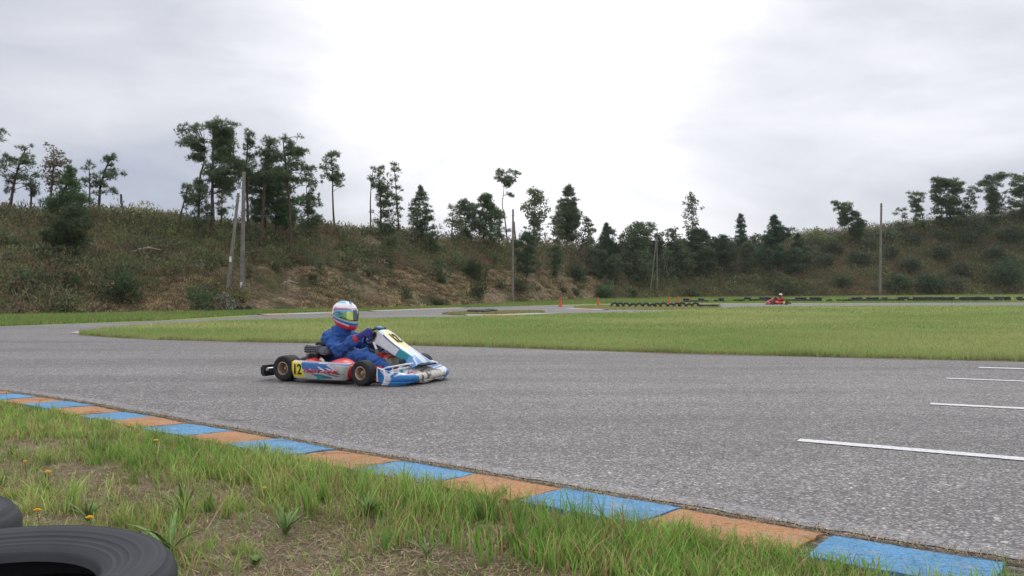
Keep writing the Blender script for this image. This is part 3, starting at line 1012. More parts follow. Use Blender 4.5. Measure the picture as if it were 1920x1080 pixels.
tree('pine_tree', 'bushy green pine right of the middle of the tall group', 516, 453, [(490, 552, 310, 420, 'col')], col=MG, tr=0.09, dens=1.8)
tree('pine_tree', 'low dark pine hanging behind the right foot of the tall group', 536, 445, [(520, 560, 350, 425, 'oval')], tr=0.08, dens=1.6)
tree('pine_tree', 'shorter ragged pine closing the right end of the tall group', 577, 453, [(556, 600, 366, 428, 'oval'), (578, 604, 338, 362, 'flat')], trunk=[(578, 420), (574, 350)], tr=0.08, dens=1.6)
tree('pine_tree', 'lone lollipop pine with small round crown on a bare trunk', 628, 431, [(601, 646, 286, 340, 'oval'), (605, 650, 328, 350, 'flat')], trunk=[(625, 390), (623, 340), (622, 292)], tr=0.085, dens=1.25)
tree('pine_tree', 'thin bare-trunked pine at the left of the narrow pine pair', 694, 435, [(687, 712, 312, 354, 'oval')], trunk=[(694, 380), (695, 350), (699, 318)], tr=0.06)
tree('pine_tree', 'leafy column shaped pine, wider one of the narrow pair', 715, 448, [(697, 727, 311, 360, 'oval'), (700, 745, 345, 440, 'col')], dens=1.5, tr=0.09)
tree('pine_tree', 'slender tall pine right of the column shaped pine', 748, 442, [(726, 752, 304, 352, 'oval'), (734, 756, 345, 425, 'col')], trunk=[(744, 380), (738, 308)], tr=0.07, dens=0.95)
tree('pine_tree', 'tiny umbrella pine standing on the slope below the narrow pair', 714, 473, [(706, 756, 443, 462, 'flat')], tr=0.05, dens=1.4)
tree('pine_tree', 'medium pine with pointed top right of the narrow pair', 782, 457, [(762, 812, 349, 400, 'cone'), (760, 810, 395, 442, 'oval')], dens=1.35, tr=0.10)
tree('pine_tree', 'small dark pine tucked under the right side of the pointed pine', 805, 480, [(790, 833, 424, 470, 'oval')], dens=1.5, tr=0.07)
tree('pine_tree', 'short pine with flat branches at the left of the low ridge clump', 846, 452, [(835, 868, 386, 418, 'flat')], tr=0.06, dens=1.1)
tree('pine_tree', 'middle pine of the low ridge clump left of the concrete pole', 873, 455, [(850, 905, 376, 446, 'oval')], dens=1.35, tr=0.08)
tree('pine_tree', 'fullest pine of the low ridge clump left of the concrete pole', 905, 468, [(888, 940, 367, 440, 'oval')], dens=1.6, tr=0.10)
tree('pine_tree', 'umbrella pine with tiny flat crown high on a winding bare trunk', 952, 450, [(929, 973, 319, 352, 'umb'), (948, 966, 362, 370, 'flat')], trunk=[(947, 410), (941, 385), (945, 355), (946, 325)], tr=0.07, dens=1.3)
tree('pine_tree', 'low dark pine between the winding trunk and the round-topped tree', 935, 452, [(920, 955, 400, 448, 'oval')], dens=1.5, tr=0.06)
tree('broadleaf_tree', 'round-topped open broadleaf tree just right of the concrete pole', 1000, 462, [(974, 1030, 357, 420, 'oval'), (980, 1020, 410, 455, 'oval')], kind='leaf', col=(0.055, 0.07, 0.035), dens=1.15, tr=0.10)
tree('conifer_tree', 'pointed dark tree next to the round-topped broadleaf tree', 1062, 465, [(1046, 1088, 350, 400, 'oval'), (1030, 1095, 385, 450, 'oval')], dens=1.7, tr=0.11)
tree('broadleaf_tree', 'spreading tree leaning right beside the pointed dark tree', 1088, 470, [(1078, 1118, 410, 462, 'oval')], kind='leaf', col=(0.06, 0.07, 0.045), dens=1.2, tr=0.08, trunk=[(1095, 440), (1108, 415)])
tree('conifer_tree', 'dark conical tree on the slope below the round-topped tree', 988, 520, [(965, 1012, 440, 515, 'oval')], col=(0.035, 0.055, 0.03), dens=1.7, tr=0.08)
tree('conifer_tree', 'dark green young tree at the slope below the pointed dark tree', 1042, 525, [(1022, 1058, 462, 520, 'oval')], col=(0.038, 0.06, 0.032), dens=1.8, tr=0.07)
tree('pine_tree', 'pine with tufted pointed top at the left end of the far dark wood', 1137, 500, [(1118, 1164, 421, 465, 'cone'), (1107, 1160, 450, 500, 'oval')], dens=1.7, tr=0.09, col=(0.038, 0.062, 0.036))
tree('broadleaf_tree', 'large pale olive tree in the far wood left of the tripod pole', 1192, 535, [(1166, 1228, 421, 470, 'oval'), (1158, 1222, 455, 535, 'oval')], kind='leaf', col=(0.055, 0.07, 0.042), dens=1.9, tr=0.12)
tree('pine_tree', 'dark pine tip standing right behind the tripod pole', 1222, 500, [(1206, 1236, 418, 480, 'oval')], dens=1.4, tr=0.07)
tree('broadleaf_tree', 'olive tree right of the tripod pole under the sparse tall tree', 1262, 520, [(1238, 1280, 428, 475, 'oval'), (1240, 1300, 460, 520, 'oval')], kind='leaf', col=(0.05, 0.065, 0.038), dens=1.7, tr=0.09)
tree('broadleaf_tree', 'sparse tall tree with upright twiggy crown against the white sky', 1300, 470, [(1277, 1316, 364, 436, 'oval')], kind='leaf', col=(0.075, 0.085, 0.06), dens=0.85, trunk=[(1298, 440), (1296, 372)], tr=0.08)
tree('conifer_tree', 'rounded dark tree below the sparse tall tree', 1310, 500, [(1280, 1335, 432, 490, 'oval')], col=(0.04, 0.058, 0.034), dens=1.7, tr=0.08)
tree('conifer_tree', 'dark rounded tree left of the tiered pine', 1352, 505, [(1330, 1372, 443, 500, 'oval')], dens=1.7, tr=0.08, col=(0.036, 0.058, 0.036))
tree('pine_tree', 'small tiered pine with narrow stepped top in the far wood', 1389, 470, [(1372, 1407, 403, 465, 'cone')], dens=1.7, tr=0.08, col=(0.036, 0.06, 0.036))
tree('pine_tree', 'big dark layered pine midway along the far slope', 1452, 500, [(1428, 1478, 405, 450, 'cone'), (1420, 1476, 445, 498, 'oval'), (1462, 1488, 428, 445, 'flat')], dens=1.7, tr=0.11, col=(0.036, 0.06, 0.036))
tree('conifer_tree', 'low dark pine right of the big layered pine', 1500, 500, [(1478, 1520, 440, 490, 'cone')], dens=1.7, tr=0.08, col=(0.036, 0.058, 0.034))
tree('broadleaf_tree', 'pale yellow-green tree on the ridge behind the low dark pine', 1527, 458, [(1508, 1544, 428, 455, 'oval')], kind='leaf', col=(0.11, 0.13, 0.06), dens=1.3, tr=0.06)
tree('pine_tree', 'lone ridge pine with crown sloping down to the right, left of the thin right pole', 1598, 460, [(1561, 1598, 378, 425, 'umb'), (1585, 1627, 398, 450, 'oval')], trunk=[(1592, 430), (1582, 385)], dens=1.35, tr=0.10)
tree('pine_tree', 'smallest sparse pine directly right of the thin right pole', 1692, 440, [(1678, 1706, 390, 430, 'flat')], dens=1.0, tr=0.06)
tree('pine_tree', 'pine with leaning trunk at the left of the right-hand grove', 1738, 452, [(1700, 1740, 359, 398, 'umb'), (1705, 1742, 392, 425, 'oval')], trunk=[(1730, 410), (1718, 365)], dens=1.25, tr=0.09)
tree('pine_tree', 'left tall pine of the dense right-hand grove', 1770, 442, [(1736, 1785, 335, 380, 'umb'), (1745, 1785, 372, 420, 'oval')], dens=1.5, tr=0.10)
tree('pine_tree', 'broadest pine in the middle of the right-hand grove', 1788, 445, [(1762, 1812, 335, 385, 'umb'), (1768, 1812, 380, 420, 'oval')], dens=1.6, tr=0.11)
tree('pine_tree', 'airy pine on the right side of the right-hand grove', 1808, 438, [(1800, 1834, 346, 392, 'flat'), (1796, 1830, 385, 420, 'oval')], dens=1.2, tr=0.08)
tree('pine_tree', 'pine with irregular antler-like top between grove and right picture edge', 1858, 425, [(1834, 1888, 328, 376, 'umb'), (1842, 1886, 370, 418, 'oval')], dens=1.4, tr=0.10)
tree('pine_tree', 'last pine cut off by the right picture edge', 1920, 415, [(1890, 1945, 324, 360, 'flat'), (1890, 1950, 350, 405, 'oval')], dens=1.2, tr=0.10)
tree('pine_tree', 'thin sparse pine just left of the last pine at the right edge', 1876, 418, [(1866, 1892, 360, 395, 'flat')], dens=0.9, tr=0.05)

# the dense far wood: many trees nothing tells apart
for i, (px_, py_, top_, hw_) in enumerate([(1112, 520, 462, 16), (1128, 530, 470, 20), (1150, 540, 480, 20), (1170, 515, 440, 18), (1205, 520, 445, 20), (1232, 510, 440, 18), (1246, 530, 470, 18),
                                           (1275, 515, 450, 20), (1320, 520, 462, 22), (1340, 505, 446, 16), (1368, 515, 455, 18), (1400, 515, 458, 20), (1418, 498, 440, 16), (1442, 520, 470, 18),
                                           (1490, 520, 465, 20), (1515, 505, 452, 20), (1110, 500, 448, 14), (1188, 500, 430, 14), (1290, 495, 438, 16)]):
    tree('broadleaf_tree' if i % 3 == 0 else 'conifer_tree', 'dark rounded tree among many alike in the dense far wood', px_, py_,
         [(px_ - hw_, px_ + hw_, top_, py_ - 6)], 'oval' if i % 2 else 'col', kind='leaf' if i % 3 == 0 else 'pine', col=(0.045, 0.062, 0.036), dens=1.5, group='trees of the dense far wood', tr=0.07)
for i, (px_, top_, hw_, lab) in enumerate([(1008, 408, 20, 'bushy tree on the ridge directly behind the round-topped broadleaf tree'), (1045, 398, 18, 'ridge tree filling the gap left of the pointed dark tree'),
                                     (860, 410, 22, 'low leafy tree behind the left half of the low ridge clump'), (920, 405, 24, 'low leafy tree behind the right half of the low ridge clump'),
                                     (775, 398, 16, 'ridge tree half hidden behind the pointed-top pine'), (1575, 440, 20, 'low ridge tree at the left foot of the lone sloping pine'),
                                     (1668, 432, 22, 'low ridge tree just right of the thin right pole'), (1822, 392, 26, 'low leafy tree between the grove and the antler-topped pine')]):
    tree('broadleaf_tree', lab, px_, 470 if px_ < 1100 else 455, [(px_ - hw_, px_ + hw_, top_, 458 if px_ < 1100 else 448)], 'oval', kind='leaf', col=(0.05, 0.062, 0.036), dens=0.9, tr=0.06)

# dead stub and driftwood
def dead_stub(px, py, top, label):
    Y = place(px, py); s = Y / FOC
    z0 = surf(px, Y)
    root = empty('dead_tree', ((px - 960) * s, Y, z0 - 0.1)); tag(root, label, 'dead tree')
    h = (py - top) * s
    mb = MB()
    mb.tube([(0.1, 0, 0), (0.02, 0, h * 0.4), (-0.08, 0, h * 0.75), (-0.1, 0, h + 0.1)], [0.10, 0.085, 0.08, 0.07], 8)
    mb.build('trunk', M_barkgrey, root)
    mb = MB()
    mb.tube([(0.02, 0, h * 0.45), (-0.25, 0.1, h * 0.62), (-0.5, 0.1, h * 0.68)], [0.03, 0.02, 0.008], 5)
    mb.tube([(-0.25, 0.1, h * 0.62), (-0.35, 0.1, h * 0.8)], [0.018, 0.006], 5)
    mb.build('branch', M_barkgrey, root)
dead_stub(230, 405, 359, 'bare grey dead tree stub on the left ridge')
dead_stub(966, 452, 405, 'bare thin dead stem behind the concrete pole')

# ------------------------------------------------------------------ bushes that stand out
BD = (0.033, 0.050, 0.022)
BL = (0.085, 0.095, 0.045)
for a in [
    ('round dark green bush low on the left slope', 228, 574, 66, 84, BD, 'pine'),
    ('dark green bush at the track verge left of the leaning guy pole', 372, 587, 78, 58, (0.036, 0.06, 0.026), 'leaf'),
    ('silvery grey leafed bush below the leaning guy pole', 420, 585, 46, 42, (0.12, 0.14, 0.12), 'leaf'),
    ('yellow-green bush around the foot of the upright utility pole', 455, 568, 44, 42, (0.10, 0.12, 0.04), 'leaf'),
    ('very dark low brush heap right of the silvery bush', 455, 585, 60, 20, (0.022, 0.028, 0.018), 'leaf'),
    ('dark green bush right behind the upright utility pole', 470, 522, 34, 42, BD, 'leaf'),
    ('wide dark green bush at the foot of the slope near the left edge', 50, 560, 84, 60, (0.036, 0.055, 0.028), 'leaf'),
    ('medium green low bush at the verge left of the round bush', 128, 592, 72, 42, (0.05, 0.075, 0.03), 'leaf'),
    ('dark green bush between the large spreading pine and the round bush', 133, 548, 42, 44, BD, 'pine'),
    ('small dark conical bush above the helmeted driver, right of him', 762, 562, 30, 30, BD, 'pine'),
    ('dark bush at the verge right of the small conical bush', 823, 575, 36, 24, BD, 'pine'),
    ('upright dark bush halfway up the slope below the small dark pine', 824, 535, 38, 56, (0.034, 0.058, 0.03), 'pine'),
    ('large dark bush halfway up the slope left of the concrete pole', 888, 530, 50, 46, BD, 'pine'),
    ('round dark bush at the slope foot left of the concrete pole', 897, 562, 36, 40, BD, 'pine'),
    ('grey-green bush between the large dark bush and the concrete pole', 938, 540, 30, 30, (0.045, 0.06, 0.035), 'leaf'),
    ('dark bush right behind the concrete pole', 976, 552, 32, 40, BD, 'pine'),
    ('low olive bush around the foot of the concrete pole', 975, 569, 42, 16, (0.07, 0.09, 0.04), 'leaf'),
    ('dark bush above the leftmost orange cone', 1083, 530, 30, 38, (0.038, 0.06, 0.034), 'pine'),
    ('small round dark bush directly above the leftmost cone', 1054, 554, 18, 22, BD, 'pine'),
    ('small dark bush just right of the round bush above the leftmost cone', 1078, 558, 26, 22, BD, 'pine'),
    ('wide green bush at the slope foot behind the second cone', 1132, 561, 52, 30, (0.045, 0.075, 0.035), 'leaf'),
    ('dark bush on the slope left of the upright dark bush', 600, 510, 36, 30, (0.045, 0.062, 0.035), 'leaf'),
    ('low dark bush at the slope foot right of the wide green bush', 1180, 558, 40, 18, (0.038, 0.055, 0.03), 'leaf'),
    ('low green bush behind the cones beyond the tyre row', 1290, 556, 70, 18, (0.05, 0.065, 0.034), 'leaf'),
    ('dark green bush on the far slope behind the red kart', 1470, 548, 60, 30, (0.05, 0.062, 0.036), 'leaf'),
    ('dark green bush on the far slope right of the thin right pole', 1745, 548, 70, 42, (0.036, 0.055, 0.03), 'leaf'),
    ('green bush directly beside the thin right pole', 1685, 546, 50, 38, (0.042, 0.062, 0.032), 'leaf'),
    ('dark bush on the slope at the right picture edge', 1885, 540, 76, 60, (0.036, 0.055, 0.03), 'leaf'),
    ('light yellow-green shrub on the ridge right of the dead stub', 264, 414, 46, 44, (0.17, 0.18, 0.08), 'leaf'),
    ('brownish round shrub on the ridge below the light shrub', 255, 424, 44, 28, (0.12, 0.10, 0.055), 'leaf'),
    ('grey-green ridge shrub between light shrub and the tall pine group', 310, 424, 50, 24, (0.085, 0.095, 0.055), 'leaf'),
    ('ridge shrub at the foot of the lollipop pine', 600, 438, 60, 22, (0.08, 0.085, 0.045), 'leaf'),
    ('green ridge shrub right of the lollipop pine', 660, 440, 50, 18, (0.08, 0.095, 0.05), 'leaf'),
    ('dull green shrub on the ridge right of the thin right pole', 1645, 448, 60, 22, (0.075, 0.09, 0.045), 'leaf'),
    ('pale green shrub on the far ridge left of the lone sloping pine', 1548, 462, 60, 26, (0.10, 0.125, 0.06), 'leaf'),
]:
    bush('bush', a[0], a[1], a[2], a[3], a[4], a[5], kind=a[6], leaf=0.07 if a[1] < 1000 else 0.10)

for px_, py_, w_, h_ in [(1545, 500, 40, 30), (1580, 540, 44, 28), (1610, 500, 46, 34), (1628, 470, 44, 26), (1672, 486, 40, 30), (1705, 510, 46, 34), (1712, 462, 40, 28), (1760, 490, 50, 36), (1765, 452, 46, 24),
                         (1805, 520, 48, 32), (1815, 462, 44, 30), (1840, 440, 52, 30), (1862, 492, 46, 34), (1895, 455, 56, 34), (1900, 505, 40, 30), (1560, 476, 44, 30), (1660, 456, 40, 24), (1790, 545, 40, 26)]:
    bush('bush', 'dark shrub among many alike scattered over the right-hand slope', px_, py_, w_, h_, (0.040, 0.052, 0.030), leaf=0.10, kind='leaf', group='shrubs on the right-hand slope')
for px_, py_, w_, h_ in [(20, 500, 50, 34), (160, 470, 40, 26), (205, 500, 36, 26), (265, 520, 40, 28), (250, 458, 34, 20), (320, 500, 36, 24), (390, 510, 34, 24), (300, 458, 34, 20), (520, 510, 30, 24), (560, 485, 30, 22), (650, 500, 36, 24),
                         (690, 520, 30, 24), (730, 500, 30, 22), (640, 470, 34, 18), (850, 495, 30, 22), (930, 500, 30, 24), (1005, 545, 24, 20), (585, 530, 26, 18)]:
    bush('bush', 'dull green shrub among many alike scattered over the left and middle slope', px_, py_, w_, h_, (0.042, 0.056, 0.028), leaf=0.07, kind='leaf', group='shrubs on the left and middle slope')

# ------------------------------------------------------------------ scrub: nobody could count it
def undergrowth():
    n = 19500
    px = rng.uniform(-420, 2350, n); t_ = rng.uniform(0.0, 1.04, n) ** 0.9
    Y = yb(px) + (yc(px) - yb(px)) * t_
    ex = 6500
    px = np.concatenate([px, rng.uniform(150, 1150, ex)]); t_ = np.concatenate([t_, rng.uniform(0, 0.42, ex)]); n += ex
    Y = yb(px) + (yc(px) - yb(px)) * t_
    X = (px - 960) / FOC * Y
    z = bank_z(px, Y)
    k1 = fbm(X * 0.12, Y * 0.2, 41, 3); k2 = fbm(X * 0.3 + 9, Y * 0.3, 43, 3)
    bare = (px > 540) & (px < 1130) & (t_ < 0.45)
    bare2 = (px > 150) & (px <= 540) & (t_ < 0.30)
    keep = np.where(bare, k2 > 0.36, np.where(bare2, k2 > 0.34, np.where(px > 1150, k2 > 0.12, k2 > 0.28)))
    px, t_, Y, X, z, k1, k2, bare, bare2 = [a[keep] for a in (px, t_, Y, X, z, k1, k2, bare, bare2)]
    n = len(px)
    pal = np.array([(0.150, 0.105, 0.070), (0.115, 0.120, 0.050), (0.062, 0.088, 0.038), (0.30, 0.235, 0.145), (0.125, 0.108, 0.078), (0.150, 0.170, 0.065)])
    k3 = fbm(X * 0.22 + 30, Y * 0.3, 47, 3)
    dry = bare | bare2
    pr = np.stack([1.3 + 2.6 * (k1 > 0.41), 0.55 + 0 * k1, 0.35 + 1.6 * (k3 > 0.46) + 0.9 * (px > 1150), 0.15 + 5.0 * dry, 0.9 + 0 * k1, 0.4 + 1.6 * (k3 < 0.38)], 1)
    pr /= pr.sum(1, keepdims=True)
    ci = (rng.uniform(size=(n, 1)) > np.cumsum(pr, 1)).sum(1).clip(0, 5)
    base = pal[ci] * 1.75 * rng.uniform(0.5, 1.35, (n, 1))
    r_ = rng.uniform(0.25, 0.60, n) * (1 + 0.5 * (t_ > 0.93)) * np.where(Y > 75, 1.5, 1.0)
    bigm = (rng.uniform(size=n) < 0.13) & ~dry & (t_ < 0.93)
    base = np.where(bigm[:, None], base * 0.4 + np.array([(0.085, 0.125, 0.055)]) * 0.8, base)
    r_ = np.where(bigm, r_ * 2.1, r_) * np.where(dry, 0.65, 1)
    m = 46
    u = unit(rng.normal(size=(n, m, 3))); u[:, :, 2] = np.abs(u[:, :, 2])
    rad = rng.uniform(0.35, 1, (n, m, 1)) ** 0.4
    flat = np.where(dry, 0.55, 0.95)[:, None, None]
    cen = np.stack([X, Y, z - 0.05], 1)[:, None, :] + u * rad * r_[:, None, None] * np.concatenate([np.full((n, 1, 2), 1.15), flat], 2)
    col_ = np.broadcast_to(base[:, None, :], (n, m, 3)) * rng.uniform(0.8, 1.25, (n, m, 1))
    cen = cen.reshape(-1, 3); col_ = col_.reshape(-1, 3); uu = u.reshape(-1, 3)
    rr_ = np.repeat(r_, m)
    # bigger rounded shrubs growing into each other
    k = 760; mm = 320
    bp = np.concatenate([rng.uniform(-350, 2300, 560), rng.uniform(1150, 2150, 200)]); bt = np.concatenate([rng.uniform(0.06, 0.92, 560), rng.uniform(0.5, 1.02, 200)])
    kk = ~((bp > 480) & (bp < 1120) & (bt < 0.45) & (rng.uniform(size=k) < .8))
    bp, bt = bp[kk], bt[kk]; k = len(bp)
    bY = yb(bp) + (yc(bp) - yb(bp)) * bt; bX = (bp - 960) / FOC * bY; bz = bank_z(bp, bY)
    br = rng.uniform(0.45, 1.0, k) * np.where(bY > 75, 1.4, 1.0)
    bpal = np.array([(0.065, 0.095, 0.04), (0.115, 0.125, 0.055), (0.15, 0.11, 0.07), (0.05, 0.075, 0.036), (0.05, 0.08, 0.035), (0.16, 0.115, 0.08)]) * 1.35
    bc = bpal[rng.integers(0, 6, k)] * rng.uniform(0.75, 1.2, (k, 1))
    bu = unit(rng.normal(size=(k, mm, 3))); bu[:, :, 2] = np.abs(bu[:, :, 2])
    lob = 1 + 0.28 * np.sin(bu[:, :, 0:1] * 7 + bX[:, None, None]) * np.cos(bu[:, :, 1:2] * 6 + bY[:, None, None])
    bcen = np.stack([bX, bY, bz - 0.1], 1)[:, None, :] + bu * lob * rng.uniform(0.55, 1, (k, mm, 1)) ** 0.5 * br[:, None, None] * np.array([1.1, 1.0, 1.05])
    cen = np.concatenate([cen, bcen.reshape(-1, 3)]); uu = np.concatenate([uu, bu.reshape(-1, 3)])
    col_ = np.concatenate([col_, (np.broadcast_to(bc[:, None, :], (k, mm, 3)) * rng.uniform(0.75, 1.3, (k, mm, 1))).reshape(-1, 3)])
    rr_ = np.concatenate([rr_, np.repeat(br * 0.55, mm)])
    d = unit(rng.normal(size=cen.shape) * 0.7 + uu + np.array([0, 0, 0.5])); s = unit(np.cross(d, rng.normal(size=cen.shape)))
    sz = (rng.uniform(0.5, 1.1, len(cen)) * (0.05 + 0.085 * rr_))[:, None]
    T = np.stack([cen - s * sz * 0.34, cen + s * sz * 0.34, cen + d * sz * 1.6], 1)
    o = soup('undergrowth', T, col_, M_leaf)
    tag(o, 'mixed brown and olive scrub covering the embankment', 'scrub', kind='stuff')
undergrowth()

# ------------------------------------------------------------------ grass
def blades(X, Y, Z, hgt, wid, col, lean=0.35, segs=1, rg=rng, tipc=1.25):
    n = len(X)
    a = rg.uniform(0, 2 * np.pi, n)
    sx, sy = np.cos(a), np.sin(a)
    b = rg.uniform(0, 2 * np.pi, n)
    ln = lean * rg.uniform(0.1, 1.0, n) * hgt
    lx, ly = np.cos(b) * ln, np.sin(b) * ln
    P0 = np.stack([X - sx * wid / 2, Y - sy * wid / 2, Z], 1); P1 = np.stack([X + sx * wid / 2, Y + sy * wid / 2, Z], 1)
    if segs == 1:
        P2 = np.stack([X + lx, Y + ly, Z + hgt], 1)
        return np.stack([P0, P1, P2], 1), np.asarray(col)
    Ts = []; Cs = []
    prev = (P0, P1)
    for k in range(1, segs + 1):
        f_ = k / segs
        cx = X + lx * f_ ** 2; cy = Y + ly * f_ ** 2; cz = Z + hgt * (f_ - 0.18 * (ln / np.maximum(hgt, 1e-3)) * f_ ** 2)
        w = wid * (1 - f_ ** 1.6)
        if k < segs:
            A = np.stack([cx - sx * w / 2, cy - sy * w / 2, cz], 1); B = np.stack([cx + sx * w / 2, cy + sy * w / 2, cz], 1)
            Ts += [np.stack([prev[0], prev[1], B], 1), np.stack([prev[0], B, A], 1)]
            c = np.asarray(col) * (0.8 + (tipc - 0.8) * f_); Cs += [c, c]
            prev = (A, B)
        else:
            Ts.append(np.stack([prev[0], prev[1], np.stack([cx, cy, cz], 1)], 1)); Cs.append(np.asarray(col) * tipc)
    return np.concatenate(Ts), np.concatenate(Cs)

def grasscol(X, Y, n, dry=0.12, g1=(0.26, 0.37, 0.12), g2=(0.42, 0.46, 0.19), dc=(0.40, 0.30, 0.15)):
    k = fbm(X * 0.25, Y * 0.25, 61, 3)[:, None]
    k = np.clip((k - 0.25) * 2.2 + rng.normal(size=(n, 1)) * 0.15, 0, 1)
    c = np.array(g1) * (1 - k) + np.array(g2) * k
    c = c * rng.uniform(0.75, 1.3, (n, 1))
    isd = rng.uniform(size=(n, 1)) < dry
    return np.where(isd, np.array(dc) * rng.uniform(0.6, 1.2, (n, 1)), c)

def field():
    Ts, Cs = [], []
    polyI = [(p[0], p[1]) for p in inf_poly]
    def scatter(n, x0, x1, y0, y1, h, w, poly, dry=0.10, zf=None):
        X = rng.uniform(x0, x1, n); Y = rng.uniform(y0, y1, n)
        vis = np.abs(X) < Y * 0.72 + 1
        k = vis & (inpoly(X, Y, poly) if poly is not None else True)
        X, Y = X[k], Y[k]
        m = len(X)
        if m == 0: return
        hh = rng.uniform(0.5, 1.15, m) * h * (0.6 + 0.8 * vnoise(X * 0.9, Y * 0.9, 71))
        Z = np.full(m, 0.008) if zf is None else zf(X, Y)
        Tt, Cc = blades(X, Y, Z, hh, w * rng.uniform(0.7, 1.3, m), grasscol(X, Y, m, dry), 0.6)
        Ts.append(Tt); Cs.append(Cc)
    scatter(230000, -11, 16, 11.8, 22, 0.062, 0.013, polyI)
    scatter(150000, -13, 26, 20, 38, 0.07, 0.030, polyI)
    scatter(90000, -14, 48, 36, 78, 0.075, 0.07, polyI)
    # ragged near border
    for i in range(len(infield_near) - 1):
        a = Vector(infield_near[i][:2]); b = Vector(infield_near[i + 1][:2])
        m = int((b - a).length * 900)
        if a.x > 14: continue
        u = rng.uniform(0, 1, m)
        d = np.abs(rng.normal(size=m)) * 0.16 - 0.05
        dirv = (b - a).normalized(); nx_, ny_ = -dirv.y, dirv.x
        if ny_ < 0: nx_, ny_ = -nx_, -ny_
        X = a.x + (b.x - a.x) * u + nx_ * d; Y = a.y + (b.y - a.y) * u + ny_ * d
        lump = 0.5 + 1.3 * vnoise(X * 1.6, Y * 1.6, 77)
        Tt, Cc = blades(X, Y, np.full(m, 0.006), rng.uniform(0.03, 0.10, m) * lump, rng.uniform(0.006, 0.014, m), grasscol(X, Y, m, 0.25), 0.8)
        Ts.append(Tt); Cs.append(Cc)
    tag(soup('grass', np.concatenate(Ts), np.concatenate(Cs), M_grass), 'mown yellow-green infield grass', 'grass', kind='stuff')
    # verges beyond the track and the islands
    Ts.clear(); Cs.clear()
    n = 120000
    px = rng.uniform(-150, 2100, n); Y = yt(px) - 1.8 + rng.uniform(0, 1, n) * (yb(px) - yt(px) + 2.4)
    X = (px - 960) / FOC * Y
    outer = ~inpoly(X, Y, asph)
    X, Y = X[outer], Y[outer]; m = len(X)
    Tt, Cc = blades(X, Y, ground_z(X, Y), rng.uniform(0.04, 0.16, m), rng.uniform(0.03, 0.07, m), grasscol(X, Y, m, 0.08, (0.17, 0.27, 0.07), (0.24, 0.32, 0.10)), 0.5)
    Ts.append(Tt); Cs.append(Cc)
    for poly, k in ((isl_b, 9000), (isl_a, 7000)):
        xs_ = [p[0] for p in poly]; ys_ = [p[1] for p in poly]
        X = rng.uniform(min(xs_), max(xs_), k * 3); Y = rng.uniform(min(ys_), max(ys_), k * 3)
        q = inpoly(X, Y, poly); X, Y = X[q], Y[q]; m = len(X)
        Tt, Cc = blades(X, Y, np.full(m, 0.008), rng.uniform(0.04, 0.14, m), rng.uniform(0.03, 0.06, m), grasscol(X, Y, m, 0.3, (0.26, 0.31, 0.11), (0.36, 0.38, 0.17)), 0.5)
        Ts.append(Tt); Cs.append(Cc)
    tag(soup('verge_grass', np.concatenate(Ts), np.concatenate(Cs), M_grass), 'rough green grass on the far verges and islands', 'grass', kind='stuff')
field()

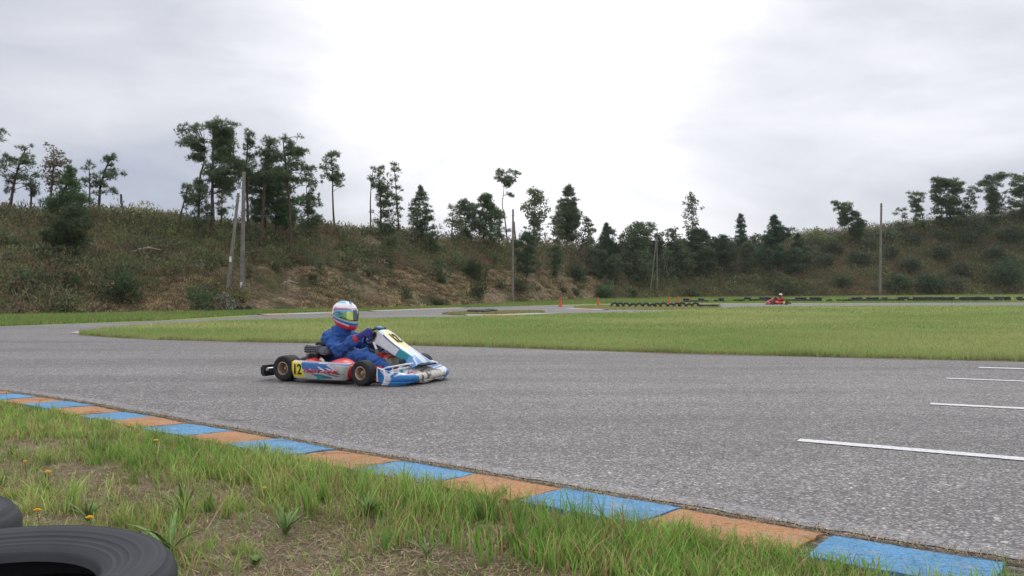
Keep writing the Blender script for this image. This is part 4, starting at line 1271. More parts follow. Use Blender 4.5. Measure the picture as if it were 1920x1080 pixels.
def foreground():
    # distance of a point from the grass side of the kerb
    kx = np.array([p.x for p in kj]); ky = np.array([p.y for p in kj])
    order = np.argsort(kx)
    def behind(X, Y):
        yk = np.interp(X, kx[order], ky[order])
        dirn = abs(side.y)
        return (yk - Y) * dirn - KW
    tyres_c = [(-1.44, 2.31, 0.51), (-2.085, 2.945, 0.36)]
    def clear(X, Y):
        k = np.ones(len(X), bool)
        for cx, cy, r in tyres_c: k &= (X - cx) ** 2 + (Y - cy) ** 2 > r * r
        return k
    Ts, Cs = [], []
    def clumps(n, dens_f, hr, nb, wid, lean, spread, dry, g1, g2, segs):
        px = rng.uniform(-250, 2150, n); Y = rng.uniform(1.9, 10.5, n) if segs == 2 else rng.uniform(1.9, 8.0, n)
        X = (px - 960) / FOC * Y
        d = behind(X, Y)
        p = dens_f(X, Y, d)
        k = (d > -0.06) & (rng.uniform(size=n) < p)
        X, Y, d = X[k], Y[k], d[k]
        m = len(X)
        hsc = 0.7 + 0.6 * vnoise(X * 1.1, Y * 1.1, 91)
        cnt = rng.integers(nb[0], nb[1], m)
        Xb = np.repeat(X, cnt); Yb_ = np.repeat(Y, cnt); hs = np.repeat(hsc * rng.uniform(0.6, 1.2, m), cnt)
        cvar = np.repeat(rng.uniform(0.75, 1.25, m), cnt)[:, None]
        q = len(Xb)
        Xb = Xb + rng.normal(size=q) * spread; Yb_ = Yb_ + rng.normal(size=q) * spread
        kk = clear(Xb, Yb_)
        Xb, Yb_, hs, cvar = Xb[kk], Yb_[kk], hs[kk], cvar[kk]; q = len(Xb)
        hh = rng.uniform(*hr, q) * hs
        # the blades that grow over the kerb edge stay short
        dd = behind(Xb, Yb_)
        hh = np.where(dd < 0.10, hh * 0.6, hh) * np.where(Xb < -1.5, 0.75, 1.0)
        ok = dd > -0.05 - 0.05 * (Xb > -0.8)
        Xb, Yb_, hh, cvar = Xb[ok], Yb_[ok], hh[ok], cvar[ok]; q = len(Xb)
        c = grasscol(Xb * 4, Yb_ * 4, q, dry, g1, g2) * cvar
        Tt, Cc = blades(Xb, Yb_, np.full(q, 0.005), hh, wid * rng.uniform(0.6, 1.3, q), c, lean, segs)
        Ts.append(Tt); Cs.append(Cc)
    def bare(X, Y):
        b = np.zeros(len(X))
        for cx, cy, rx, ry in ((-0.85, 3.35, 0.62, 0.36), (-0.65, 2.95, 0.8, 0.36), (-1.65, 4.05, 0.55, 0.36), (-0.15, 2.75, 0.45, 0.25), (-2.3, 4.45, 0.55, 0.34), (-2.9, 5.3, .5, .35), (0.15, 2.45, .4, .2), (-1.9, 3.55, .3, .2)):
            b = np.maximum(b, 1 - np.clip(((X - cx) / rx) ** 2 + ((Y - cy) / ry) ** 2, 0, 1) ** 1.5)
        return b
    def band(X, Y, d):
        nz = fbm(X * 1.7, Y * 1.7, 101, 3)
        w = 0.50 + 0.9 * (fbm(X * 0.8, Y * 0.8, 103, 2) - 0.35) + np.clip(X - 0.2, 0, 2) * 0.25
        inb = np.clip(1 - (d - w) / 0.25, 0, 1)
        return np.clip(inb * (0.35 + 1.1 * (nz > 0.38)), 0, 1) * (1 - 0.85 * bare(X, Y))
    def mid(X, Y, d):
        nz = fbm(X * 1.3 + 4, Y * 1.3, 111, 3)
        return np.clip((nz - 0.34) * 5 + 0.35 * (X < -1.0), 0.04, 1) * (1 - 0.93 * bare(X, Y)) * (0.55 + 0.45 * (d < 2.4))
    GA, GB = (0.17, 0.33, 0.06), (0.36, 0.49, 0.13)
    clumps(16000, band, (0.05, 0.145), (9, 20), 0.0066, 0.75, 0.030, 0.30, GA, GB, 3)
    clumps(11000, mid, (0.04, 0.135), (7, 16), 0.0056, 0.9, 0.022, 0.36, GA, GB, 3)
    # taller distinct tufts
    clumps(620, lambda X, Y, d: (1 - bare(X, Y)) * (d < 3.0) * 0.7, (0.10, 0.20), (9, 22), 0.0075, 0.55, 0.016, 0.10, (0.12, 0.25, 0.045), (0.22, 0.35, 0.09), 4)
    # scattered single blades everywhere
    n = 60000
    px = rng.uniform(-250, 2150, n); Y = rng.uniform(1.9, 9, n); X = (px - 960) / FOC * Y
    k = (behind(X, Y) > 0) & clear(X, Y); X, Y = X[k], Y[k]; q = len(X)
    Tt, Cc = blades(X, Y, np.full(q, 0.004), rng.uniform(0.012, 0.045, q), rng.uniform(0.002, 0.0045, q), grasscol(X * 4, Y * 4, q, 0.35, GA, GB), 1.2, 2)
    Ts.append(Tt); Cs.append(Cc)
    tag(soup('grass', np.concatenate(Ts), np.concatenate(Cs), M_grass), 'long green grass growing along the blue and orange kerb', 'grass', kind='stuff')
    # straw lying on the earth
    n = 95000
    NK = 9000
    px = rng.uniform(-250, 2150, n); Y = 1.9 + 6.5 * rng.uniform(0, 1, n) ** 1.3; X = (px - 960) / FOC * Y
    k = (behind(X, Y) > 0.0) & clear(X, Y); X, Y = X[k], Y[k]; q = len(X)
    kk_ = rng.uniform(-5.5, 3.0, NK); yy_ = np.interp(kk_, kx[order], ky[order]) + np.abs(rng.normal(size=NK)) * 0.045 - 0.02
    X = np.concatenate([X, kk_]); Y = np.concatenate([Y, yy_]); q = len(X)
    a = rng.uniform(0, 2 * np.pi, q); L = rng.uniform(0.015, 0.07, q); w = rng.uniform(0.0012, 0.003, q)
    L[-NK:] *= 0.45
    dx, dy = np.cos(a), np.sin(a)
    z0 = rng.uniform(0.007, 0.018, q); z0[-NK:] = rng.uniform(0.012, 0.02, NK); z1 = z0 + rng.uniform(-0.004, 0.02, q)
    A = np.stack([X - dy * w, Y + dx * w, z0], 1); B = np.stack([X + dy * w, Y - dx * w, z0], 1); C_ = np.stack([X + dx * L, Y + dy * L, np.maximum(z1, 0.008)], 1)
    pal = np.array([(0.42, 0.34, 0.22), (0.30, 0.22, 0.14), (0.16, 0.11, 0.07), (0.20, 0.20, 0.08), (0.33, 0.20, 0.13)])
    col = pal[rng.integers(0, 5, q)] * 1.1 * rng.uniform(0.6, 1.25, (q, 1))
    tag(soup('dry_straw', np.stack([A, B, C_], 1), col, M_straw), 'dry straw and dead grass on the bare earth', 'dead grass', kind='stuff')
foreground()

# weeds with wide leaves
def weed(px, py, h, n, label, broad=0.016):
    x, y, _ = G(px, py)
    rr = np.random.default_rng(int(px))
    V = []; F = []
    for i in range(n):
        a = rr.uniform(0, 2 * math.pi); L = h * rr.uniform(0.6, 1.1); ln = rr.uniform(0.35, 1.0)
        w = broad * rr.uniform(0.6, 1.1)
        dx, dy = math.cos(a), math.sin(a)
        base = len(V)
        for k in range(6):
            f_ = k / 5
            cx = dx * L * ln * f_ ** 1.5; cy = dy * L * ln * f_ ** 1.5; cz = L * (f_ - 0.45 * ln * f_ ** 2.2)
            ww = w * math.sin(math.pi * (0.18 + 0.80 * f_)) / 2
            V += [(cx - dy * ww, cy + dx * ww, cz), (cx, cy, cz - ww * 0.5), (cx + dy * ww, cy - dx * ww, cz)]
        for k in range(5):
            q = base + k * 3
            F += [(q, q + 1, q + 4, q + 3), (q + 1, q + 2, q + 5, q + 4)]
    o = mesh('weed', V, F, M_weed)
    o.location = (x, y, 0.005)
    tag(o, label, 'plant')
M_weed = simple('weed_leaf', (0.15, 0.25, 0.075), 0.55, 0.3, var=0.35, scale=25)
weed(535, 1010, 0.16, 34, 'rosette of long arching grass leaves on the bare earth in front', 0.009)
weed(345, 975, 0.20, 7, 'upright broad-bladed grass shoot left of the bare earth')
weed(318, 1048, 0.22, 5, 'drooping broad leaf right beside the large black tyre', 0.024)
weed(480, 1065, 0.05, 14, 'tiny low weed at the bottom of the bare earth')
weed(800, 1050, 0.10, 20, 'small grass tuft below the long grass at centre', 0.007)
weed(165, 985, 0.16, 24, 'green tuft behind the large black tyre', 0.008)
weed(690, 975, 0.15, 24, 'broad-leaved tuft at the end of the grass band', 0.009)

def stalk():
    mb = MB()
    a = G(358, 1052); 
    mb.tube([(a[0], a[1], 0.01), (a[0] + 0.04, a[1] + 0.02, 0.09), (a[0] + 0.10, a[1] + 0.05, 0.20)], [0.003, 0.0028, 0.0018], 5)
    mb.tube([(a[0] + 0.04, a[1] + 0.02, 0.09), (a[0] + 0.09, a[1] + 0.0, 0.13)], [0.002, 0.001], 5)
    o = mb.build('dry_stalk', simple('dry_stalk', (0.45, 0.38, 0.24), 0.8)); tag(o, 'pale dry forked stalk right of the large tyre', 'stalk')
stalk()

# flowers
def flower(px, py, h, label, r=0.014):
    Y = FOC * (H - h) / (py - HY); X = (px - 960) / FOC * Y
    root = empty('yellow_flower', (X, Y, 0.005)); tag(root, label, 'flower')
    mb = MB(); mb.tube([(0, 0, 0), (0.006, 0.002, h * 0.5), (0, 0, h - 0.004)], [0.0016, 0.0013, 0.0012], 5)
    mb.build('stem', M_stem, root)
    V = [(0, 0, h + 0.003)]; F = []
    rr = random.Random(int(px))
    for ring, (q, zz) in enumerate(((1.0, 0.0), (0.62, 0.004))):
        for k in range(14):
            a = 2 * math.pi * (k + 0.5 * ring) / 14; w = 0.2
            rq = r * q * rr.uniform(0.85, 1.1)
            b0 = len(V)
            V += [(math.cos(a - w) * r * .3, math.sin(a - w) * r * .3, h + zz), (math.cos(a + w) * r * .3, math.sin(a + w) * r * .3, h + zz),
                  (math.cos(a + w * .8) * rq, math.sin(a + w * .8) * rq, h + 0.004 + zz), (math.cos(a - w * .8) * rq, math.sin(a - w * .8) * rq, h + 0.004 + zz)]
            F += [(b0, b0 + 1, b0 + 2, b0 + 3)]
    o = mesh('flower_head', V, F, M_yellow, root, smooth=False)
    sd_ = o.modifiers.new('t', 'SOLIDIFY'); sd_.thickness = 0.0015
    mb = MB(); mb.ell((0, 0, h + 0.003), (r * .35, r * .35, 0.005)); mb.build('flower_centre', simple('flower_eye', (0.65, 0.33, 0.02), 0.7), root)
for a in [(70, 960, 0.10, 'yellow flower in the grass just above the partly hidden tyre'), (168, 974, 0.09, 'yellow flower close above the large tyre'),
          (90, 888, 0.12, 'widest yellow flower at left in front of the bare patch'), (47, 868, 0.12, 'small yellow flower left of the widest one'),
          (292, 828, 0.10, 'yellow flower beside a pale seed head near the kerb'), (205, 791, 0.10, 'tiny yellow flower touching the fourth blue kerb block from left'),
          (245, 797, 0.09, 'tiny yellow flower in the kerb grass right of another tiny one'), (12, 737, 0.14, 'yellow flower at the far left end of the kerb'),
          (496, 918, 0.09, 'single yellow-orange flower in the middle of the grass')]:
    flower(*a, r=0.015 if a[0] not in (205, 245, 47, 496) else 0.010)

# ------------------------------------------------------------------ tyres
def tyre_profile(Ro, Ri, w, dish=0.045):
    """closed section of a car tyre lying flat, z from 0 to w"""
    p = []
    for i, (r, z) in enumerate([(Ri, 0.025), (Ri + 0.012, 0.004), (Ri + 0.03, -0.002), (Ri + 0.06, 0.0), (Ro - 0.06, 0.004), (Ro - 0.03, 0.014), (Ro - 0.012, 0.032),
                 (Ro - 0.002, 0.055), (Ro, w / 2)]):
        p.append((r, z))
    top = [(r, w - z) for r, z in reversed(p[:-1])]
    # ribs moulded in the sidewall
    T2 = []
    for i in range(len(top) - 1):
        (r0_, z0_), (r1_, z1_) = top[i], top[i + 1]
        n = max(1, int(abs(r1_ - r0_) / 0.004))
        for k in range(n):
            r = r0_ + (r1_ - r0_) * k / n; z = z0_ + (z1_ - z0_) * k / n
            for rc, hh in ((Ri + 0.040, 0.004), (Ri + 0.062, 0.0035), (Ri + 0.085, 0.004), (Ri + .115, .003), (Ro - 0.045, 0.004), (Ro - .03, .003)):
                if abs(r - rc) < 0.0035: z += hh
            T2.append((r, z - dish * max(0.0, 1 - (r - Ri) / (0.7 * (Ro - Ri))) ** 1.2))
    T2.append((top[-1][0], top[-1][1] - dish))
    inner_ = [(Ri + 0.02, w - 0.03 - dish), (Ri + 0.055, w - 0.045 - dish * .5), (Ro - 0.035, w - 0.05), (Ro - 0.022, w / 2), (Ro - 0.035, 0.05), (Ri + 0.055, 0.035), (Ri + 0.02, 0.03)]
    return p + T2 + inner_
def big_tyre(x, y, Ro, Ri, w, label, rot=0.0):
    mb = MB()
    mb.lathe(tyre_profile(Ro, Ri, w), 128, closed=True)
    o = mb.build('tyre', M_tyre, sharp=50)
    o.location = (x, y, 0.006); o.rotation_euler = (0, 0, rot)
    tag(o, label, 'tyre')
    return o
big_tyre(-1.44, 2.31, 0.50, 0.285, 0.215, 'large worn black tyre lying flat in the near left corner')
big_tyre(-2.085, 2.945, 0.345, 0.19, 0.205, 'black tyre cut off by the left picture edge behind the large one', 1.0)

def small_tyre_mesh():
    mb = MB()
    Ro, Ri, w = 0.29, 0.17, 0.19
    prof = [(Ri, 0.02), (Ri + .03, 0), (Ro - .04, 0.006), (Ro - .008, 0.03), (Ro, w / 2), (Ro - .008, w - .03), (Ro - .04, w - .006), (Ri + .03, w), (Ri, w - .02), (Ri + .03, w - .04), (Ro - .03, w / 2), (Ri + .03, .04)]
    mb.lathe(prof, 20, closed=True)
    return mb
proto = small_tyre_mesh().build('tyre', M_tyre)
sm_me = proto.data
used = [False]
def small_tyre(loc, rot, label, group, sc=1.0):
    o = proto if not used[0] else proto.copy()
    if used[0]: COL.objects.link(o)
    used[0] = True
    o.location = loc; o.rotation_euler = rot; o.scale = (sc, sc, sc)
    tag(o, label, 'tyre', group)
# half-buried row on the thin island
n = 17
for i in range(n):
    u = i / (n - 1)
    px = 1153 + u * 186; py = 577.4 - 0.6 * u
    X, Y, _ = G(px, py)
    hz = 0.03 + (0.03 if i % 3 else -0.02)
    lab = 'half-buried black tyre standing on edge in the row on the thin island'
    if i == 0: lab = 'first half-buried tyre at the left end of the row, highest arch'; hz = 0.07
    if i > n - 4: lab = 'black tyre lying low at the right end of the half-buried row'
    if i > n - 4:
        small_tyre((X, Y, 0.01), (R.uniform(-.1, .1), R.uniform(-.1, .1), R.uniform(0, 3)), lab, 'tyres of the half-buried row on the thin island')
    else:
        small_tyre((X + R.uniform(-.05, .05), Y + 0.095, hz), (math.radians(90) + R.uniform(-.15, .15), 0, R.uniform(-.3, .3)), lab, 'tyres of the half-buried row on the thin island')
for px, py, lab in ((888, 589, 'leftmost tyre lying on the small grass island'), (905, 589.2, 'middle tyre lying sunken on the small grass island'), (921, 587.6, 'rightmost tyre lying on the small grass island')):
    X, Y, _ = G(px, py)
    small_tyre((X, Y, 0.0), (0.06, 0.0, 1.0), lab, 'tyres on the small grass island', 1.05)
# the long barrier beyond the far straight
k = 0
px = 1286.0
while px < 2010:
    Y = 84.5 if px > 1400 else 80.5 + (px - 1286) / 114 * 4
    X = (px - 960) / FOC * Y
    z = float(ground_z(X, Y))
    rows = 2 if R.random() < (0.25 if px < 1600 else 0.75) else 1
    for j in range(rows):
        if R.random() < (0.10 if px > 1430 else 0.22): continue
        small_tyre((X + R.uniform(-.05, .05), Y + R.uniform(-.12, .12) + j * 0.08, z + 0.01 + j * 0.185), (R.uniform(-.08, .08), R.uniform(-.08, .08), R.uniform(0, 3)),
                   'black tyre lying in the long barrier beyond the far straight' if j == 0 else 'black tyre stacked on top of another in the long barrier',
                   'tyres of the long barrier' if j == 0 else 'upper tyres of the long barrier', R.uniform(0.95, 1.12))
        k += 1
    px += 9.6 if px < 1900 else 10.5

# ------------------------------------------------------------------ cones
def cone(px, py, h, label):
    Y = FOC * H / (py - HY); Y = min(Y, 86)
    X = (px - 960) / FOC * Y
    z = float(ground_z(X, Y))
    root = empty('traffic_cone', (X, Y, z + 0.01)); tag(root, label, 'traffic cone')
    s = h / 0.7
    mb = MB(); mb.lathe([(0.135 * s, 0.03 * s), (0.125 * s, 0.05 * s), (0.03 * s, h), (0.012 * s, h)], 20); mb.build('cone_body', M_orange, root)
    mb = MB(); mb.box((-.19 * s, -.19 * s, 0), (.19 * s, .19 * s, .035 * s), bev=0.008); mb.build('cone_base', M_orange, root)
cone(1051, 575.5, 0.62, 'leftmost orange cone, on the asphalt')
cone(1122, 573.2, 0.62, 'orange cone just left of the half-buried tyre row')
cone(1255, 568.6, 0.62, 'orange cone behind the middle of the tyre row, left of its close neighbour')
cone(1271, 568.6, 0.66, 'orange cone directly right of its close neighbour behind the tyre row')
cone(1290, 566.5, 0.5, 'small farthest orange cone at the start of the tyre barrier')

# ------------------------------------------------------------------ poles
def pole(pxb, pyb, pxt, pyt, r, label, plate=None, name='utility_pole', Y=None, cap=None, parent=None, depth=0.0):
    if Y is None: Y = place(pxb, pyb)
    s = Y / FOC
    z0 = surf(pxb, Y)
    p0 = np.array([(pxb - 960) * s, Y, z0 - 0.3]); p1 = np.array([(pxt - 960) * s, Y + depth, H - (pyt - HY) * s])
    root = empty(name, tuple(p0)); tag(root, label, 'pole')
    d = p1 - p0
    mb = MB(); mb.tube([(0, 0, 0), tuple(d * .33), tuple(d * .66), tuple(d)], [r * 1.08, r * .95, r * 0.82, r * 0.7], 12)
    mb.build('pole_shaft', M_concrete, root)
    if plate:
        c = d * plate
        mb = MB(); mb.box((c[0] - .05, c[1] - r * 1.25 - 0.03, c[2] - .14), (c[0] + .05, c[1] - r * 0.9, c[2] + .14), bev=0.004); mb.build('number_plate', M_tagwhite, root)
    mb = MB()
    for q in (0.97, 0.93):
        c = d * q
        mb.tube([(c[0] - r * 1.25, c[1], c[2]), (c[0] + r * 1.25, c[1], c[2])], 0.018, 6)
    mb.build('bolt', M_dark, root)
    return Y, p0, p1
Yp, a0, a1 = pole(453, 558, 457.5, 322, 0.12, 'upright grey concrete utility pole of the twin poles on the left slope', 0.14)
pole(424, 562, 447, 362, 0.10, 'leaning grey stay pole of the twin poles on the left slope', 0.41)
pole(961, 564, 962, 392, 0.105, 'single upright grey pole right of centre of the slope')
pole(1650, 552, 1652.5, 381, 0.15, 'tall single grey pole on the right in front of the far slope')
pole(1232, 553, 1232, 440, 0.07, 'middle upright leg of the three-pole group in the far wood')
pole(1218, 552, 1231, 445, 0.07, 'left leaning leg of the three-pole group in the far wood')
pole(1258, 534, 1243, 475, 0.07, 'right leaning leg of the three-pole group in the far wood')

def cable():
    a = (a0 + (a1 - a0) * 0.33); s_ = Yp / FOC
    b_ = np.array([(-300 - 960) * s_, Yp, a[2] + 0.35])
    pts = [tuple(a + (b_ - a) * k / 16 - np.array([0, 0, 0.5 * math.sin(math.pi * k / 16)])) for k in range(17)]
    mb = MB(); mb.tube(pts, 0.010, 5)
    tag(mb.build('cable', M_dark), 'thin sagging cable running left from the twin utility poles', 'cable')
cable()
# fallen branches on the slope
def branchwood(px, py, w, label):
    Y = place(px, py); s = Y / FOC; z = surf(px, Y)
    mb = MB(); W_ = w * s
    mb.tube([(-W_ / 2, 0, 0.0), (-W_ * .2, 0, 0.22), (W_ * .1, 0, 0.28), (W_ / 2, 0, 0.16)], [0.03, 0.05, 0.04, 0.02], 6)
    mb.tube([(-W_ * .2, 0, 0.22), (-W_ * .32, 0.05, -0.2)], [0.035, 0.015], 6)
    mb.tube([(W_ * .1, 0, 0.28), (-W_ * .02, 0.05, 0.42)], [0.03, 0.012], 6)
    o = mb.build('fallen_branch', simple('bleached_wood', (0.36, 0.30, 0.25), 0.85)); o.location = ((px - 960) * s, Y - 0.5, z + 0.25)
    tag(o, label, 'branch')
branchwood(282, 484, 56, 'bleached fallen branch on the left slope')
branchwood(546, 545, 34, 'bleached forked branch low on the slope left of the driver')

# ------------------------------------------------------------------ go-kart
def paint_grid(name, P, colf, mat, parent, thick=0.0, nu=0, nv=0, smooth=True, closed_u=False):
    """P[u][v] points, coloured by colf(u, v)"""
    nu = len(P); nv = len(P[0])
    V = [p for row in P for p in row]
    C = [colf(i / (nu - 1), j / (nv - 1), P[i][j]) for i in range(nu) for j in range(nv)]
    F = [(i * nv + j, (i + 1) * nv + j, (i + 1) * nv + j + 1, i * nv + j + 1) for i in range(nu - 1) for j in range(nv - 1)]
    o = mesh(name, V, F, mat, parent, smooth, C)
    if thick:
        s_ = o.modifiers.new('thickness', 'SOLIDIFY'); s_.thickness = abs(thick); s_.offset = -1 if thick > 0 else 1
    return o

def pip(u, v, poly):
    r = False; n = len(poly)
    for i in range(n):
        x1, y1 = poly[i]; x2, y2 = poly[(i + 1) % n]
        if (y1 > v) != (y2 > v) and u < (x2 - x1) * (v - y1) / (y2 - y1) + x1: r = not r
    return r

def text_mesh(name, body, h, mat, Mx, parent, shear=0.0, wscale=1.0, extrude=0.0012, bold=0.0, bend=None):
    cu = bpy.data.curves.new('t', 'FONT')
    cu.body = body; cu.size = 1.0; cu.extrude = 0.0; cu.offset = bold; cu.shear = shear
    cu.align_x = 'CENTER'; cu.align_y = 'CENTER'; cu.resolution_u = 3
    o = bpy.data.objects.new('t', cu); COL.objects.link(o)
    dg = bpy.context.evaluated_depsgraph_get(); dg.update()
    me = bpy.data.meshes.new_from_object(o.evaluated_get(dg))
    bpy.data.objects.remove(o); bpy.data.curves.remove(cu)
    k = h / 0.7
    me.transform(Matrix.Diagonal((k * wscale, k, 1, 1)))
    if bend:
        for v in me.vertices: v.co.z += bend(v.co.x, v.co.y)
    me.transform(Mx)
    me.name = name; me.materials.clear(); me.materials.append(mat)
    ob = link(bpy.data.objects.new(name, me), parent)
    s_ = ob.modifiers.new('th', 'SOLIDIFY'); s_.thickness = extrude; s_.offset = 0
    return ob

BLUE = (0.008, 0.115, 0.36); LBLUE = (0.10, 0.38, 0.72); NAVY = (0.02, 0.045, 0.14); TEAL = (0.01, 0.27, 0.34)
WHITE = (0.64, 0.67, 0.72); CREAM = (0.62, 0.61, 0.54); GREY = (0.42, 0.43, 0.41); YEL = (0.80, 0.66, 0.04); PYEL = (0.72, 0.66, 0.28)

def pod_blue(u, v, p):
    if pip(u, v, [(0.0, .95), (.215, .93), (.23, .75), (.29, .10), (.03, .11), (0, .3)]) : return YEL
    if v > 0.95: return (0.55, 0.42, 0.48)  # pinkish-white highlight along the top rim, painted into the livery colour
    if pip(u, v, [(.525, .76), (.55, .76), (.68, .56), (.62, .52)]) or pip(u, v, [(.655, .72), (.68, .72), (.82, .56), (.77, .52)]) or pip(u, v, [(.38, .62), (.40, .62), (.47, .53), (.39, .53)]): return WHITE
    if pip(u, v, [(.22, .94), (.52, .94), (.68, .92), (.62, .58), (.55, .50), (.34, .44), (.2, .66)]): return BLUE
    if pip(u, v, [(.52, .92), (.66, .90), (.84, .54), (.58, .53)]): return (0.02, 0.10, 0.30)
    if pip(u, v, [(.80, .52), (.97, .36), (.93, .34), (.82, .38)]): return NAVY
    if pip(u, v, [(.66, .36), (.74, .36), (.97, .22), (.86, .22)]): return NAVY
    if pip(u, v, [(.52, .02), (.50, .14), (.54, .24), (.60, .26), (.64, .05)]): return (0.01, 0.30, 0.34)
    if pip(u, v, [(.42, .34), (.62, .30), (.80, .16), (.78, .08), (.64, .06), (.54, .16), (.48, .22)]): return (0.03, 0.13, 0.19)
    if pip(u, v, [(.70, .92), (1, .80), (1, 0), (.85, .1), (.9, .5)]): return (0.40, 0.40, 0.38)
    if v > 0.88 and u > .66: return (0.16, 0.25, 0.45)
    return (0.42, 0.43, 0.43) if v < 0.5 else (0.50, 0.53, 0.56)
def pod_red(u, v, p):
    if u < .22: return YEL
    return (0.5, 0.05, 0.04) if v > .4 + .3 * math.sin(u * 7) else (0.03, 0.03, 0.03)

def build_kart(loc, rz, blue=True, label=''):
    root = empty('go_kart', loc, rz)
    tag(root, label, 'go-kart')
    body2 = M_red
    RYW = Matrix.Rotation(math.radians(90), 4, 'X')     # lathe axis to local y
    def wheel(x, y0, y1, r, rim_r, steer=0.0):
        s = 1 if y1 > y0 else -1                         # outwards
        w = abs(y1 - y0)
        T = Matrix.Translation((x, (y0 + y1) / 2, r + 0.0)) @ Matrix.Rotation(steer, 4, 'Z') @ Matrix.Rotation(math.radians(-90 * s), 4, 'X')
        h = w / 2
        # wheel: rim barrel first, tyre and hub as its pieces
        mb = MB()
        mb.lathe([(rim_r * .99, -h * .86), (rim_r * 1.06, -h * .88), (rim_r * 1.07, -h * .8), (rim_r * .93, -h * .7), (rim_r * .9, 0), (rim_r * .92, h * .7), (rim_r * 1.06, h * .82), (rim_r * 1.09, h * .92), (rim_r * 1.0, h * .94),
                  (rim_r * .9, h * .82), (rim_r * .82, h * .3), (rim_r * .78, -h * .1)], 40, T)
        o = mb.build('wheel', M_alloy, root)
        mb = MB()
        mb.lathe([(rim_r * .80, -h * .08), (rim_r * .62, h * .02), (rim_r * .45, h * .05), (rim_r * .40, h * .30), (rim_r * .30, h * .34), (0.003, h * .34)], 32, T)
        for k in range(5):
            a = 2 * math.pi * k / 5
            mb.box((rim_r * .35, -.010, -h * .05), (rim_r * .85, .010, h * .10), T @ Matrix.Rotation(a, 4, 'Z'), 0.003)
        mb.build('hub', M_gold, o)
        mb = MB(); mb.lathe([(0.014, h * .3), (0.014, h * .55), (0.009, h * .58), (0.001, h * .58)], 6, T); mb.build('wheel_nut', M_alloy, o)
        mb = MB()
        prof = [(rim_r * 1.0, -h * .84), (rim_r * 1.2, -h * .95), (r * .82, -h), (r * .93, -h * .95), (r * .985, -h * .8), (r, -h * .5), (r, h * .5), (r * .985, h * .8), (r * .93, h * .95), (r * .82, h * 1.0), (rim_r * 1.2, h * .97), (rim_r * 1.04, h * .88), (rim_r * .99, h * .8)]
        mb.lathe(prof, 56, T)
        mb.build('tyre', M_kart_tyre, o)
        return o
    wheel(0, -.42, -.612, .139, .066)
    wheel(0, .42, .612, .139, .066)
    wheel(1.04, -.49, -.62, .131, .064, -0.06)
    wheel(1.04, .49, .62, .131, .064, -0.06)
    # frame
    mb = MB()
    for s in (-1, 1):
        mb.tube([(-.08, s * .30, .075), (.1, s * .31, .055), (.5, s * .33, .05), (.8, s * .30, .05), (1.0, s * .2, .055), (1.28, s * .13, .06)], 0.015, 8)
        mb.tube([(.15, s * .33, .07), (.2, s * .56, .10), (.7, s * .56, .10), (.8, s * .32, .07)], 0.012, 8)
        mb.tube([(.88, s * .28, .07), (1.0, s * .40, .11), (1.04, s * .45, .13)], 0.016, 8)
        mb.tube([(1.04, s * .43, .16), (1.04, s * .45, .06)], 0.02, 8)
    mb.tube([(.06, -.31, .06), (.06, .31, .06)], .014, 8); mb.tube([(.8, -.3, .05), (.8, .3, .05)], .014, 8); mb.tube([(1.26, -.14, .06), (1.26, .14, .06)], .014, 8)
    mb.build('chassis_frame', M_red if blue else M_dark, root)
    mb = MB(); mb.tube([(0, -.45, .139), (0, .45, .139)], 0.02, 12); mb.build('rear_axle', M_steel, root)
    mb = MB(); mb.box((.55, -.27, .03), (1.28, .27, .038), bev=.002); mb.build('floor_pan', M_dark, root)
    # stub axle carriers seen red beside the front tyre
    for s in (-1, 1):
        mb = MB(); mb.box((1.06, s * .40 - .03, .06), (1.15, s * .40 + .03, .19), bev=.01); mb.box((1.1, s * .47 - .06, .05), (1.17, s * .47 + .02, .11), bev=.01)
        mb.build('steering_knuckle', M_red, root)
    # white nerf bars around the feet
    mb = MB()
    mb.tube([(1.10, -.42, .13), (1.22, -.40, .18), (1.36, -.24, .21), (1.40, 0, .21), (1.36, .24, .21), (1.22, .40, .18), (1.10, .42, .13)], .009, 8)
    mb.tube([(1.08, -.30, .10), (1.25, -.26, .15), (1.33, -.12, .17), (1.33, .12, .17), (1.25, .26, .15), (1.08, .30, .10)], .009, 8)
    mb.build('front_bar', M_whitepl, root)
    # pedals
    for s in (-1, 1):
        mb = MB(); mb.tube([(1.20, s * .15, .05), (1.23, s * .15, .20)], .007, 6); mb.tube([(1.23, s * .12, .20), (1.23, s * .20, .20)], .008, 6); mb.build('pedal', M_steel, root)
    # side pods
    for s in (-1, 1):
        nu, nv = 130, 34
        P = []
        for i in range(nu):
            u = i / (nu - 1); row = []
            for j in range(nv):
                v = j / (nv - 1)
                xb, xt = .165 + .0 * u, .150
                x = (.150 + (.835 - .150) * u) * (1 - v) + (.118 + (.875 - .118) * u) * v
                zbt, ztp = .048 + .004 * u, .222 - .008 * u
                z = zbt + (ztp - zbt) * v
                y = .605 + .018 * math.sin(math.pi * v) + .022 * (1 - abs(2 * u - 1) ** 2) - .05 * max(0, v - .93) / .07 - .03 * max(0, .06 - u) / .06 - .04 * max(0, u - .95) / .05
                row.append((x, s * y, z))
            P.append(row)
        pod = paint_grid('side_pod', P, pod_blue if blue else pod_red, M_livery, root, thick=(-0.012 if s < 0 else 0.012))
        # red inner body of the pod
        mb = MB()
